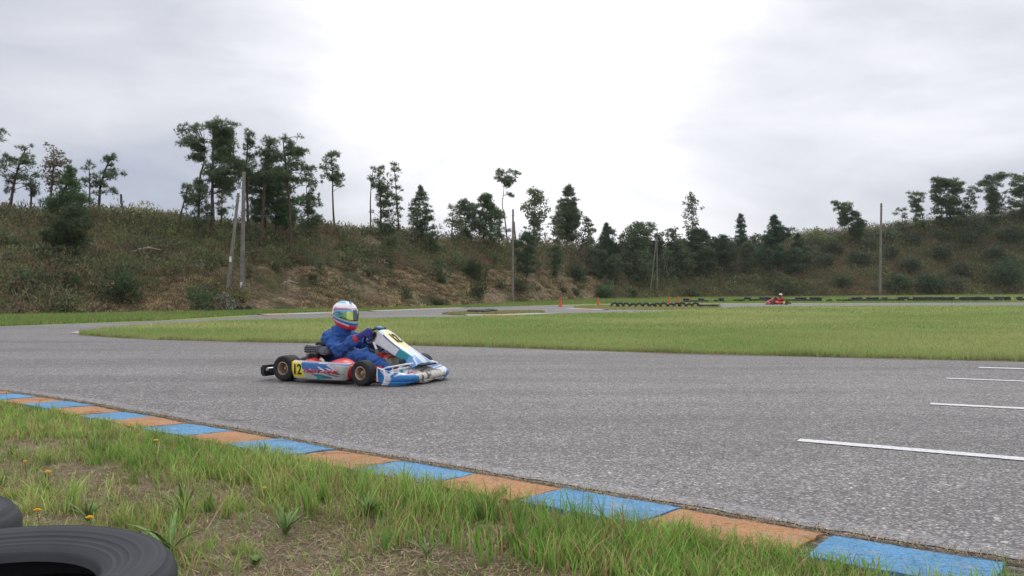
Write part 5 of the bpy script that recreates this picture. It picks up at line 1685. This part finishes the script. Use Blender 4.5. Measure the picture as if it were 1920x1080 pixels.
        for (x0, x1, z1) in ((.16, .36, .262), (.56, .86, .285)):
            pts = []
            for k in range(9):
                q = k / 8
                pts.append((x0 + (x1 - x0) * q, z1 - .055 * (2 * q - 1) ** 2 - (.05 * q if x0 > .5 else .02 * (1 - q))))
            V = []; F = []
            for (x, z) in pts:
                for yy, zz in ((.36, .06), (.36, z - .035), (.40, z), (.50, z - .01), (.57, z - .05), (.575, .06)):
                    V.append((x, s * yy, max(zz, .06)))
            m_ = 6
            for k in range(8):
                for q in range(m_ - 1): F.append((k * m_ + q, k * m_ + q + 1, (k + 1) * m_ + q + 1, (k + 1) * m_ + q))
            F.append(tuple(range(m_))); F.append(tuple(8 * m_ + q for q in range(m_)))
            mb.add(V, F)
        mb.box((.2, s * .465 - .10, .055), (.86, s * .465 + .10, .13), bev=.02)
        mb.box((.83, s * .50 - .06, .07), (.905, s * .50 + .06, .19), bev=.025)
        mb.build('pod_liner', body2, root)
        if blue and s < 0:
            def Mt(x, z, y): return Matrix(((1, 0, 0, x), (0, 0, -1, y), (0, 1, 0, z), (0, 0, 0, 1)))
            text_mesh('race_number', '12', .108, M_textdark, Mt(.238, .140, -.650), pod, wscale=.80, bold=.022, extrude=.003)
            text_mesh('lettering', 'NEXT-ONE', .034, M_textdark, Mt(.552, .1315, -.664), pod, shear=.45, wscale=1.85, bold=.02, extrude=.001)
            text_mesh('lettering', 'NEXT-ONE', .030, M_textred, Mt(.550, .1335, -.6665), pod, shear=.45, wscale=2.05, bold=.022, extrude=.002)
    # rear bumper
    mb = MB()
    mb.box((-.315, -.62, .045), (-.225, -.44, .165), bev=.02)
    mb.box((-.315, .44, .045), (-.225, .62, .165), bev=.02)
    mb.box((-.30, -.46, .08), (-.24, .46, .145), bev=.015)
    mb.box((-.24, -.60, .09), (-.15, -.56, .13), bev=.01); mb.box((-.24, .56, .09), (-.15, .60, .13), bev=.01)
    mb.box((-.24, -.24, .09), (-.05, -.20, .12), bev=.008); mb.box((-.24, .20, .09), (-.05, .24, .12), bev=.008)
    mb.build('rear_bumper', M_black, root)
    mb = MB(); mb.tube([(-.20, -.54, .125), (-.20, -.625, .125)], .018, 12); mb.build('exhaust_tip', M_steel, root)
    # nose bumper
    YW = .525
    def top(y): a = abs(y) / YW; return .205 - .085 * math.sin(min(1, a / .62) * math.pi / 2) ** 1.2 + .065 * max(0, (a - .62) / .38) ** 1.2
    def xf(y): a = abs(y) / YW; return 1.535 - .10 * a ** 3 - .15 * a ** 12
    nose = []
    NU, NV = 150, 44
    for i in range(NU):
        y = -YW + 2 * YW * i / (NU - 1)
        zt = top(y); f_ = xf(y); bk = 1.165 + .02 * (abs(y) / YW)
        row = []
        ctrl = [(bk, zt - .015), (bk + .01, zt), (bk + (f_ - bk) * .45, zt - .018), (f_ - .06, zt * .62 + .035), (f_ - .01, .105), (f_, .085), (f_ - .004, .062), (f_ - .03, .05), (f_ - .02, .038), (f_ - .05, .02 + .012 * math.sin(y * 17))]
        seg = []
        for a_, b_ in zip(ctrl[:-1], ctrl[1:]): seg.append(math.hypot(b_[0] - a_[0], b_[1] - a_[1]))
        tot = sum(seg)
        for j in range(NV):
            q = j / (NV - 1) * tot; k_ = 0
            while k_ < len(seg) - 1 and q > seg[k_]: q -= seg[k_]; k_ += 1
            w_ = min(1, q / max(seg[k_], 1e-6))
            a_, b_ = ctrl[k_], ctrl[k_ + 1]
            row.append((a_[0] + (b_[0] - a_[0]) * w_, y, a_[1] + (b_[1] - a_[1]) * w_))
        nose.append(row)
    def nose_col(u, v, p):
        y = p[1]; a = abs(y) / YW; x, z = p[0], p[2]
        if not blue:
            return (0.55, .06, .05) if a > .3 or v < .4 else (0.6, .55, .5)
        if a > .965: return WHITE
        g = vnoise(np.array([y * 30]), np.array([v * 14]), 5)[0]
        if v > .62 and a < .62 and g > .70: return (0.10, .10, .09)
        if a < .42 and .60 < v < .70 and (-.16 < y < .34): return (0.10, .10, .09)
        e = v - .1
        w1 = (a - .52) * 1.5
        if a > .56 and e < .20 + .85 * (a - .56) and not (.06 < e - .8 * (a - .56) < .10 + .1 * (a - .56)): return BLUE
        if a > .50 and v > .72 - .2 * (a - .5) and v < .98: return (0.02, .20, .55) if v > .78 - .5 * (a - .5) else WHITE
        if .32 < a < .66 and abs(v - (.16 + .9 * (a - .32))) < .045: return TEAL if v < .3 else LBLUE
        if .22 < a < .60 and abs(v - (.34 + .8 * (a - .3))) < .022: return (0.22, .42, .62)
        if v > .45 and a < .5: return CREAM
        return WHITE
    nz = paint_grid('front_bumper', nose, nose_col, M_livery, root, thick=0.008)
    # end caps of the bumper
    for s in (-1, 1):
        mb = MB(); m2 = MB()
        bkx, fx_ = 1.19, xf(YW)
        mb.tube([(bkx, s * YW, .045), (bkx - .005, s * YW, .12), (bkx, s * YW, .185), (fx_ - .02, s * YW, .165), (fx_, s * YW, .09), (fx_ - .015, s * YW, .03)], .010, 8)
        V = [(bkx, s * (YW + .002), .045), (bkx - .003, s * (YW + .002), .12), (bkx, s * (YW + .002), .183), (fx_ - .02, s * (YW + .002), .163), (fx_, s * (YW + .002), .09), (fx_ - .015, s * (YW + .002), .03)]
        V += [(a_, b_ - s * .01, c_) for a_, b_, c_ in V]
        F = [(0, 1, 2, 3, 4, 5), (11, 10, 9, 8, 7, 6)] + [(q, (q + 1) % 6, 6 + (q + 1) % 6, 6 + q) for q in range(6)]
        m2.add(V, F)
        be = mb.build('bumper_end', M_whitepl if blue else M_red, root)
        m2.build('end_panel', M_bluepl if blue else M_red, be)
    if blue:
        yy = -.135; xx = 1.405
        Mn = Matrix.Translation((1.452, -.19, .118)) @ Matrix.Rotation(math.radians(64), 4, 'Z') @ Matrix.Rotation(math.radians(48), 4, 'X')
        text_mesh('lettering', 'NEXT-ONE', .026, M_textred, Mn, nz, shear=.4, wscale=1.3, extrude=.016)
    # fairing with number
    rows = [(.862, .50, .05, .08), (.875, .535, .085, .12), (.905, .548, .108, .13), (.955, .522, .118, .12), (1.01, .482, .122, .10), (1.07, .440, .124, .085), (1.13, .402, .124, .08), (1.20, .362, .122, .075), (1.27, .325, .120, .07), (1.34, .285, .122, .07), (1.39, .248, .14, .05), (1.435, .205, .165, .02)]
    def interp_rows(u):
        q = u * (len(rows) - 1); k_ = min(int(q), len(rows) - 2); w_ = q - k_
        p0 = rows[max(k_ - 1, 0)]; p1 = rows[k_]; p2 = rows[k_ + 1]; p3 = rows[min(k_ + 2, len(rows) - 1)]
        return [0.5 * ((2 * b_) + (-a_ + c_) * w_ + (2 * a_ - 5 * b_ + 4 * c_ - d_) * w_ ** 2 + (-a_ + 3 * b_ - 3 * c_ + d_) * w_ ** 3) for a_, b_, c_, d_ in zip(p0, p1, p2, p3)]
    FN = []
    NU, NV = 110, 56
    for i in range(NU):
        x, z, w_, dr = interp_rows(i / (NU - 1)); row = []
        for j in range(NV):
            v = j / (NV - 1)
            if v < .2: q = (.2 - v) / .2; y = -w_ - .012 * q; zz = z - .012 - dr * q; xx = x - .05 * q
            elif v > .8: q = (v - .8) / .2; y = w_ + .012 * q; zz = z - .012 - dr * q; xx = x - .05 * q
            else: a = (v - .5) / .3; y = w_ * a; zz = z - .012 * a ** 4 + .006 * (1 - a * a); xx = x
            row.append((xx, y, zz))
        FN.append(row)
    def fair_col(u, v, p):
        if not blue: return (0.55, .07, .05) if abs(v - .5) > .12 else (0.6, .58, .55)
        a = (v - .5) / .3
        if abs(a) > 1:
            if u > .78: return (0.14, .36, .70)
            if u > .62: return TEAL
            return WHITE
        if ((u - .43) / .24) ** 2 + (a / .70) ** 2 < 1: return PYEL
        if u < .17 and abs(a) < .72 - .5 * u: return LBLUE if u > .05 else (0.08, .25, .5)
        if .10 < u < .30 and .66 < abs(a) < .86: return (0.12, .32, .60)
        if abs(a) > .86: return NAVY if .30 < u < .62 else (TEAL if .62 <= u < .85 else WHITE)
        if u > .80 and abs(a) > .25 + (1 - u) * 1.6: return (0.14, .36, .70)
        if .70 < u < .95 and abs(abs(a) - .5) < .06: return TEAL
        return WHITE
    fr = paint_grid('front_fairing', FN, fair_col, M_livery, root, thick=0.008)
    mb = MB(); mb.box((1.40, -.16, .185), (1.49, .16, .203), bev=.008); mb.build('fairing_mount', M_black, root)
    if blue:
        c = Vector(FN[int(.43 * NU)][NV // 2]); c2 = Vector(FN[int(.50 * NU)][NV // 2])
        dn = (c2 - c).normalized(); yv = -dn; xv = Vector((0, 1, 0)); nvv = xv.cross(yv).normalized()
        cc = (c + nvv * .004)
        Mf = Matrix(((xv.x, yv.x, nvv.x, cc.x), (xv.y, yv.y, nvv.y, cc.y), (xv.z, yv.z, nvv.z, cc.z), (0, 0, 0, 1)))
        text_mesh('race_number', '12', .150, simple('faded_olive_vinyl', (.10, .085, .02), .5), Mf, fr, wscale=.50, bold=.01, extrude=.012)
    # steering
    ctr = Vector((.765, 0, .475)); nrm = Vector((-.80, 0, .60)); upv = Vector((.60, 0, .80)); sv = Vector((0, 1, 0))
    mb = MB(); mb.tube([tuple(ctr + sv * math.cos(a) * .145 + upv * math.sin(a) * (.125 if math.sin(a) > 0 else .10)) for a in [2 * math.pi * k / 40 for k in range(40)]], .014, 10, closed=True)
    sw = mb.build('steering_wheel', M_black, root)
    mb = MB()
    for a in (0.35, math.pi - 0.35, -math.pi / 2):
        e = ctr + sv * math.cos(a) * .14 + upv * math.sin(a) * .11
        mb.tube([tuple(ctr - nrm * .02), tuple(e)], .010, 6)
    mb.ell(tuple(ctr - nrm * .02), (.03, .04, .04)); mb.build('spoke', M_steel, sw)
    mb = MB(); mb.ell(tuple(ctr + upv * .122 - nrm * 0.004), (.05, .065, .022), Matrix.Rotation(.2, 3, 'Y')); mb.build('steering_display', simple('teal_plastic', (0.02, .13, .22), .35), sw)
    mb = MB(); mb.tube([tuple(ctr - nrm * .02), (.90, 0, .33), (1.10, 0, .10)], .011, 8)
    mb.build('steering_column', M_steel, root)
    mb = MB()
    mb.tube([(.93, -.10, .06), (.92, -.04, .30), (.92, .04, .30), (.93, .10, .06)], .010, 8)
    mb.build('column_support', M_red if blue else M_dark, root)
    # clutter behind the fairing
    mb = MB()
    for (x, y, z, r_) in ((.84, -.06, .43, .035), (.87, -.09, .40, .03), (.90, -.05, .42, .035), (.93, -.10, .41, .03), (.96, -.10, .39, .028), (.83, .03, .47, .03), (.81, -.05, .50, .028), (.82, -.07, .37, .03), (.79, -.08, .39, .028)):
        mb.box((x - r_, y - r_ * .7, z - r_ * .8), (x + r_, y + r_ * .7, z + r_ * .8), Matrix.Translation((x, y, z)) @ Matrix.Rotation(x * 40, 4, 'Y') @ Matrix.Rotation(x * 31, 4, 'Z') @ Matrix.Translation((-x, -y, -z)), .008)
    mb.tube([(.78, -.10, .36), (.84, -.12, .40), (.92, -.11, .37), (.98, -.10, .42)], .008, 6)
    mb.tube([(.74, -.06, .36), (.80, -.12, .33), (.88, -.10, .30), (.95, -.06, .35)], .009, 6)
    mb.tube([(.80, -.11, .44), (.87, -.13, .47), (.9, -.08, .52)], .007, 6)
    mb.build('fairing_bracket', M_dark, root)
    mb = MB(); mb.tube([(.855, -.13, .42), (.90, -.135, .345)], [.010, .014], 8); mb.build('white_tie_rod', M_whitepl, root)
    mb = MB(); mb.box((.835, -.12, .42), (.875, -.07, .46), bev=.01); mb.build('brass_fitting', M_gold, root); mb = MB(); mb.box((.87, -.13, .28), (.92, -.08, .34), bev=.01); mb.build('brass_fitting', M_gold, root)
    mb = MB(); mb.box((.89, -.12, .24), (.95, -.02, .31), bev=.012); mb.box((.97, -.1, .25), (1.05, .05, .28), bev=.01); mb.build('red_fitting', M_red, root)
    # tank
    mb = MB(); mb.box((.86, -.10, .05), (1.06, .10, .27), Matrix.Translation((.95, 0, .15)) @ Matrix.Rotation(math.radians(-14), 4, 'Y') @ Matrix.Translation((-.95, 0, -.15)), .025)
    tk = mb.build('fuel_tank', M_tank, root)
    mb = MB(); mb.lathe([(.028, .27), (.028, .295), (.02, .30), (.001, .30)], 16, Matrix.Translation((.93, 0, 0))); mb.build('tank_cap', M_red, tk)
    # seat
    SR = [(.60, .085, .13, .03), (.50, .07, .17, .06), (.38, .06, .185, .10), (.26, .075, .19, .14), (.17, .13, .19, .15), (.115, .22, .185, .14), (.085, .32, .175, .11), (.065, .40, .15, .05)]
    P = []
    for i in range(33):
        q = i / 32 * (len(SR) - 1); k_ = min(int(q), len(SR) - 2); w_ = q - k_
        x, z, hw, rise = [a_ + (b_ - a_) * w_ for a_, b_ in zip(SR[k_], SR[k_ + 1])]
        tb = min(1, max(0, (i / 32 - .4) / .3))
        row = []
        for j in range(25):
            a = -1 + 2 * j / 24
            rr_ = rise * abs(a) ** 3
            row.append((x + rr_ * tb, hw * math.sin(a * 1.45) / math.sin(1.45), z + rr_ * (1 - tb)))
        P.append(row)
    paint_grid('seat', P, lambda u, v, p: (.02, .02, .022), M_livery, root, thick=0.008)
    # engine on the near side behind the seat
    en = MB(); en.box((.13, -.40, .08), (.33, -.24, .20), bev=.02)
    for k in range(8):
        en.box((.14, -.39, .205 + k * .0105), (.30, -.24, .211 + k * .0105), bev=.001)
    en.box((.16, -.37, .19), (.28, -.26, .29), bev=.01)
    eng = en.build('engine', M_dark, root)
    mb = MB(); mb.lathe([(.045, 0), (.05, .01), (.05, .03), (.03, .045), (.001, .045)], 24, Matrix.Translation((.35, -.36, .20)) @ Matrix.Rotation(math.radians(90), 4, 'X')); mb.build('carburettor', M_steel, eng)
    mb = MB(); mb.tube([(.33, -.385, .17), (.345, -.395, .215), (.34, -.38, .26)], .009, 8); mb.build('fuel_hose', M_red, eng)
    mb = MB()
    mb.box((.125, -.41, .292), (.30, -.22, .385), Matrix.Translation((.2, -.3, .33)) @ Matrix.Rotation(math.radians(4), 4, 'Y') @ Matrix.Translation((-.2, .3, -.33)), .014)
    mb.box((.30, -.40, .285), (.42, -.24, .365), Matrix.Translation((.36, -.3, .32)) @ Matrix.Rotation(math.radians(9), 4, 'Y') @ Matrix.Translation((-.36, .3, -.32)), .022)
    ab = mb.build('air_box', M_greybox, eng)
    mb = MB()
    for k in range(3): mb.box((.132, -.4135, .312 + k * .022), (.292, -.409, .322 + k * .022), bev=.001)
    mb.build('air_box_slot', M_black, ab)
    mb = MB(); mb.tube([(.21, -.30, .385), (.24, -.30, .405), (.28, -.29, .40), (.30, -.28, .38)], [.016, .018, .018, .014], 8); mb.build('hose', M_black, eng)
    mb = MB(); mb.tube([(.14, -.27, .22), (.04, -.26, .22), (-.06, -.2, .2), (-.12, 0, .2), (-.12, .2, .19), (-.14, .3, .16)], [.022, .03, .035, .045, .04, .02], 12); mb.build('exhaust_pipe', M_dark, eng)
    mb = MB(); mb.lathe([(.05, -.006), (.055, -.004), (.055, .004), (.05, .006)], 30, Matrix.Translation((0, -.24, .139)) @ Matrix.Rotation(math.radians(90), 4, 'X'), closed=True); mb.build('sprocket', M_steel, root)
    # radiator on the other side
    mb = MB(); mb.box((.15, .36, .10), (.20, .54, .33), bev=.008); mb.build('radiator', M_steel, root)
    return root

def build_driver(loc, rz, suit, label, glove, helmf, blue=True):
    b = MB()
    c = b.capsule
    # trunk and neck
    c((.335, 0, .165), (.27, 0, .27), .135, .13); c((.27, 0, .27), (.262, 0, .38), .145, .15); c((.262, 0, .38), (.31, 0, .46), .15, .115)
    c((.29, -.10, .40), (.29, .10, .40), .105, .105)
    c((.295, -.15, .46), (.295, .15, .46), .078, .078)
    c((.305, 0, .47), (.355, 0, .585), .095, .072)
    for s in (-1, 1): c((.295, s * .13, .485), (.345, s * .03, .545), .066, .070)
    c((.37, 0, .62), (.375, 0, .70), .075, .085)
    for s in (-1, 1):
        sh = (.295, s * .185, .45); eb = (.49, s * .285, .325) if s < 0 else (.52, s * .27, .34)
        wr = (.675, s * .20, .455)
        c(sh, eb, .080, .066); c(eb, wr, .066, .045)
        c((.25, s * .14, .42), sh, .08, .07)
        hp = (.36, s * .095, .16); kn = (.735, s * .195, .272); an = (1.095, s * .165, .125)
        c(hp, (.55, s * .15, .215), .098, .088); c((.55, s * .15, .225), kn, .092, .074)
        c(kn, (.90, s * .19, .215), .074, .070); c((.90, s * .19, .215), an, .070, .052)
    body = b.fused('person', suit, None, .010, 4, crease=0.042)
    body.location = loc; body.rotation_euler = (0, 0, rz)
    tag(body, label, 'person')
    # collar
    mb = MB()
    mb.lathe([(.108, -.045), (.094, .02), (.086, .026), (.095, -.03)], 28, Matrix.Translation((.345, 0, .555)) @ Matrix.Rotation(math.radians(18), 4, 'Y'), closed=True)
    mb.build('collar', suit, body)
    mb = MB(); mb.lathe([(.142, 0), (.146, .004), (.146, .028), (.142, .032), (.13, .03), (.13, .002)], 36, Matrix.Translation((.285, 0, .215)) @ Matrix.Rotation(math.radians(-14), 4, 'Y') @ Matrix.Diagonal((1, 1.0, 1, 1)), closed=True); mb.build('belt', suit, body)
    # hands on the wheel: palm, four fingers and a thumb round the rim
    ctr = Vector((.765, 0, .475)); nrm = Vector((-.80, 0, .60)); upv = Vector((.60, 0, .80)); sv = Vector((0, 1, 0))
    for s in (-1, 1):
        ang = math.radians(22)
        rp = ctr + sv * s * math.cos(ang) * .145 + upv * math.sin(ang) * .125
        tang = (-sv * s * math.sin(ang) + upv * math.cos(ang)).normalized()
        outw = (sv * s * math.cos(ang) + upv * math.sin(ang)).normalized()
        h = MB()
        wr = Vector((.675, s * .20, .455))
        palm = rp + outw * .026 + nrm * .022
        h.capsule(tuple(wr), tuple(wr.lerp(palm, .45)), .040, .036)
        h.capsule(tuple(palm - tang * .028), tuple(palm + tang * .026), .026, .025)
        h.capsule(tuple(wr.lerp(palm, .45)), tuple(palm), .036, .028)
        for k in range(4):
            o_ = tang * (-.034 + .023 * k); L_ = (.9, 1.05, 1.0, .85)[k]
            p0 = rp + o_ + outw * .036 + nrm * .004; p1 = rp + o_ + outw * .026 - nrm * .026 * L_; p2 = rp + o_ - outw * .012 * L_ - nrm * .030; p3 = rp + o_ - outw * .030 * L_ - nrm * .008
            h.capsule(tuple(p0), tuple(p1), .0115, .0105, 10, 4); h.capsule(tuple(p1), tuple(p2), .0105, .0098, 10, 4); h.capsule(tuple(p2), tuple(p3), .0098, .0088, 10, 4)
        t0 = palm + tang * .022 + nrm * .004; t1 = rp + tang * .046 - outw * .004 + nrm * .026; t2 = rp + tang * .052 - outw * .030 + nrm * .012
        h.capsule(tuple(t0), tuple(t1), .014, .012, 10, 4); h.capsule(tuple(t1), tuple(t2), .012, .010, 10, 4)
        g = h.fused('glove', glove, body, .0045, 2)
        mb = MB(); d = (palm - wr).normalized(); q = d.to_track_quat('Z', 'Y').to_matrix().to_4x4()
        mb.lathe([(.047, -.02), (.05, -.015), (.049, .02), (.044, .024), (.040, .02), (.040, -.015)], 24, Matrix.Translation(wr) @ q, closed=True)
        mb.build('glove_cuff', M_suit_red if blue else glove, g)
    for s in (-1, 1):
        h = MB()
        h.capsule((1.085, s * .165, .13), (1.12, s * .165, .10), .050, .046)
        h.capsule((1.13, s * .163, .085), (1.205, s * .155, .165), .040, .036); h.capsule((1.205, s * .155, .165), (1.25, s * .15, .225), .036, .030)
        h.capsule((1.12, s * .165, .09), (1.145, s * .165, .07), .04, .032)
        sh = h.fused('shoe', M_black, body, .007, 3)
        mb = MB(); mb.box((-.01, -.044, -.02), (.15, .044, .0), bev=.006)
        mb.v = [tuple((Matrix.Translation((1.15, s * .163, .065)) @ Matrix.Rotation(math.radians(-52), 4, 'Y')) @ Vector(p)) for p in mb.v]
        mb.build('shoe_sole', M_whitepl, sh)
        mb = MB()
        mb.v = []; mb.lathe([(.046, 0), (.048, .006), (.046, .03), (.042, .03)], 20, Matrix.Translation((1.155, s * .161, .115)) @ Matrix.Rotation(math.radians(40), 4, 'Y')); mb.build('shoe_strap', M_whitepl, sh)
    # helmet
    rings = [(.152, .004, .004, .004), (.149, .035, .04, .032), (.140, .066, .072, .060), (.124, .092, .098, .083), (.100, .116, .120, .103), (.070, .134, .135, .117), (.035, .146, .143, .125), (0, .152, .146, .128),
             (-.035, .157, .144, .129), (-.065, .161, .138, .127), (-.092, .162, .128, .122), (-.115, .158, .115, .114), (-.135, .148, .102, .104), (-.148, .132, .09, .092), (-.150, .11, .075, .08)]
    hc = Vector((.368, 0, .728)); yaw = math.radians(-6); tilt = math.radians(2)
    HM = Matrix.Translation(hc) @ Matrix.Rotation(yaw, 4, 'Z') @ Matrix.Rotation(tilt, 4, 'Y') @ Matrix.Diagonal((1.04, 1.04, .90, 1))
    def hp(zr, az, sc=1.0):
        zs = [r[0] for r in rings][::-1]
        f = np.interp(zr, zs, [r[1] for r in rings][::-1]); bk = np.interp(zr, zs, [r[2] for r in rings][::-1]); sd_ = np.interp(zr, zs, [r[3] for r in rings][::-1])
        ca, sa = math.cos(az), math.sin(az)
        x = (f if ca > 0 else bk) * (abs(ca) ** .92) * (1 if ca > 0 else -1)
        y = sd_ * (abs(sa) ** .95) * (1 if sa > 0 else -1)
        low = max(0, (-zr) / .15)
        z = zr - .30 * x * low + (-.02 * low)
        if ca < 0: z += .03 * low * (-ca)
        return Vector((x * sc, y * sc, z * (1 + (sc - 1) * .5)))
    P = []; NA = 121
    zz = [.152 * math.cos(math.pi * .5 * (i / 36) ) for i in range(37)] + [-.150 * (i / 37) for i in range(1, 38)]
    meta = []
    for z in zz:
        row = []
        for k in range(NA):
            az = -math.pi + 2 * math.pi * k / (NA - 1)
            row.append(tuple(HM @ hp(z, az)))
        P.append(row)
    def hcol(u, v, p):
        i = int(round(u * (len(zz) - 1))); z = zz[i]; az = -math.pi + 2 * math.pi * v
        a = abs(math.degrees(az))
        return helmf(z, a, az)
    hel = paint_grid('helmet', P, hcol, M_helmet, body)
    hel.data.update()
    # visor
    V = []; F = []; C = []
    nz, na = 14, 60
    for i in range(nz):
        for k in range(na):
            az = math.radians(-108 + 216 * k / (na - 1)); a = abs(math.degrees(az))
            zl = -.060 + .045 * (a / 108) ** 2.2; zh = .052 - .012 * (a / 108)
            zhh = zh if a < 90 else zh - (a - 90) / 18 * .03
            z = zl + (zhh - zl) * i / (nz - 1)
            V.append(tuple(HM @ hp(z, az, 1.022)))
            q = math.degrees(az)
            if blue:
                g = vnoise(np.array([q * .12]), np.array([z * 60]), 8)[0]
                if a < 14: cc = (.02, .045, .05)
                elif a < 45: cc = (.42, .55, .12) if g > .3 else (.55, .6, .16)
                elif a < 62: cc = (.12, .28, .07)
                else: cc = (.05, .28, .34) if g > .45 else (.02, .07, .06)
                if i >= nz - 3 and a > 10: cc = (.12, .33, .62)
            else: cc = (.03, .02, .02)
            C.append(cc)
    for i in range(nz - 1):
        for k in range(na - 1):
            F.append((i * na + k, i * na + k + 1, (i + 1) * na + k + 1, (i + 1) * na + k))
    vz = mesh('visor', V, F, M_visor, hel, True, C)
    sdm = vz.modifiers.new('t', 'SOLIDIFY'); sdm.thickness = .003; sdm.offset = 1
    mb = MB()
    for s in (-1, 1):
        p = HM @ (hp(.0, s * math.radians(112), 1.03)); q = HM @ hp(.0, s * math.radians(112), 1.0)
        d = (p - q).normalized().to_track_quat('Z', 'Y').to_matrix().to_4x4()
        mb.lathe([(.018, -.003), (.018, .006), (.014, .009), (.001, .009)], 20, Matrix.Translation(q) @ d)
    mb.build('visor_pivot', M_whitepl, hel)
    mb = MB(); p = HM @ Vector((.075, 0, .138)); mb.ell(tuple(p), (.040, .020, .008)); p = HM @ Vector((-.03, 0, .147)); mb.ell(tuple(p), (.05, .03, .007)); mb.build('helmet_vent', simple('vent_blue', (.10, .40, .68), .3) if blue else M_whitepl, hel)
    return body

def helm_blue(z, a, az):
    if z > .128: return (.14, .42, .70) if a > 20 and a < 160 else (.55, .70, .82)
    if z > .085: return (.80, .80, .84)
    if a > 113:
        if z > .06: return (.80, .74, .76)
        if a > 128: return (.80, .13, .07) if z > -.02 else (.68, .03, .03)
        if -.03 < z < .05: return (.85, .50, .10)
        return (.80, .26, .18) if z > -.07 else (.65, .02, .03)
    k = z + .03 * (a / 110)
    if z > .066 + .012 * (a / 110): return (.80, .79, .83)
    if z > .056: return (.62, .16, .22) if a < 120 else (.75, .5, .5)
    if z > -.055 + .045 * (min(a, 108) / 108) ** 2.2: return (.03, .10, .34) if z > .02 else (.75, .78, .80)
    k = z - .040 * (min(a, 118) / 108) ** 1.8
    if k > -.068: return (.72, .50, .05)
    if k > -.082: return (.25, .52, .62)
    if k > -.103: return (.03, .12, .36)
    if k > -.118 and a > 35: return (.72, .55, .60)
    return (.74, .035, .035)
def helm_white(z, a, az):
    return (.72, .72, .68) if z > .05 else (.16, .08, .07)

TH = math.radians(26.5)
build_kart((-2.214, 9.779, 0.006), -TH, True, 'blue and white racing kart number 12 on the near asphalt')
build_driver((-2.214, 9.779, 0.006), -TH, M_suit, 'driver in blue overalls and multicoloured helmet seated in kart number 12', M_glove, helm_blue, True)
fk = G(1480, 571.2)
fkl = (fk[0] - 0.3, fk[1], 0.006)
build_kart(fkl, math.radians(172), False, 'small distant red kart on the far straight')
build_driver(fkl, math.radians(172), M_suit_red, 'distant driver in red suit and white-topped helmet seated in the red kart', M_suit_dark, helm_white, False)

# ------------------------------------------------------------------ thin summer air
bm = bmesh.new(); bmesh.ops.create_cube(bm, size=1)
for v in bm.verts: v.co = Vector((v.co.x * 1100, v.co.y * 560 + 180, v.co.z * 34 + 12.5))
me = bpy.data.meshes.new('haze'); bm.to_mesh(me); bm.free()
hz_m = bpy.data.materials.new('haze'); hz_m.use_nodes = True; ht_ = hz_m.node_tree
ht_.nodes.remove(ht_.nodes['Principled BSDF'])
vp = ht_.nodes.new('ShaderNodeVolumePrincipled'); vp.inputs['Color'].default_value = (0.92, 0.95, 1.0, 1); vp.inputs['Density'].default_value = 0.00022
ht_.links.new(vp.outputs[0], ht_.nodes['Material Output'].inputs['Volume'])
me.materials.append(hz_m)
tag(link(bpy.data.objects.new('haze', me)), 'thin moist air over the circuit', 'haze', kind='stuff')
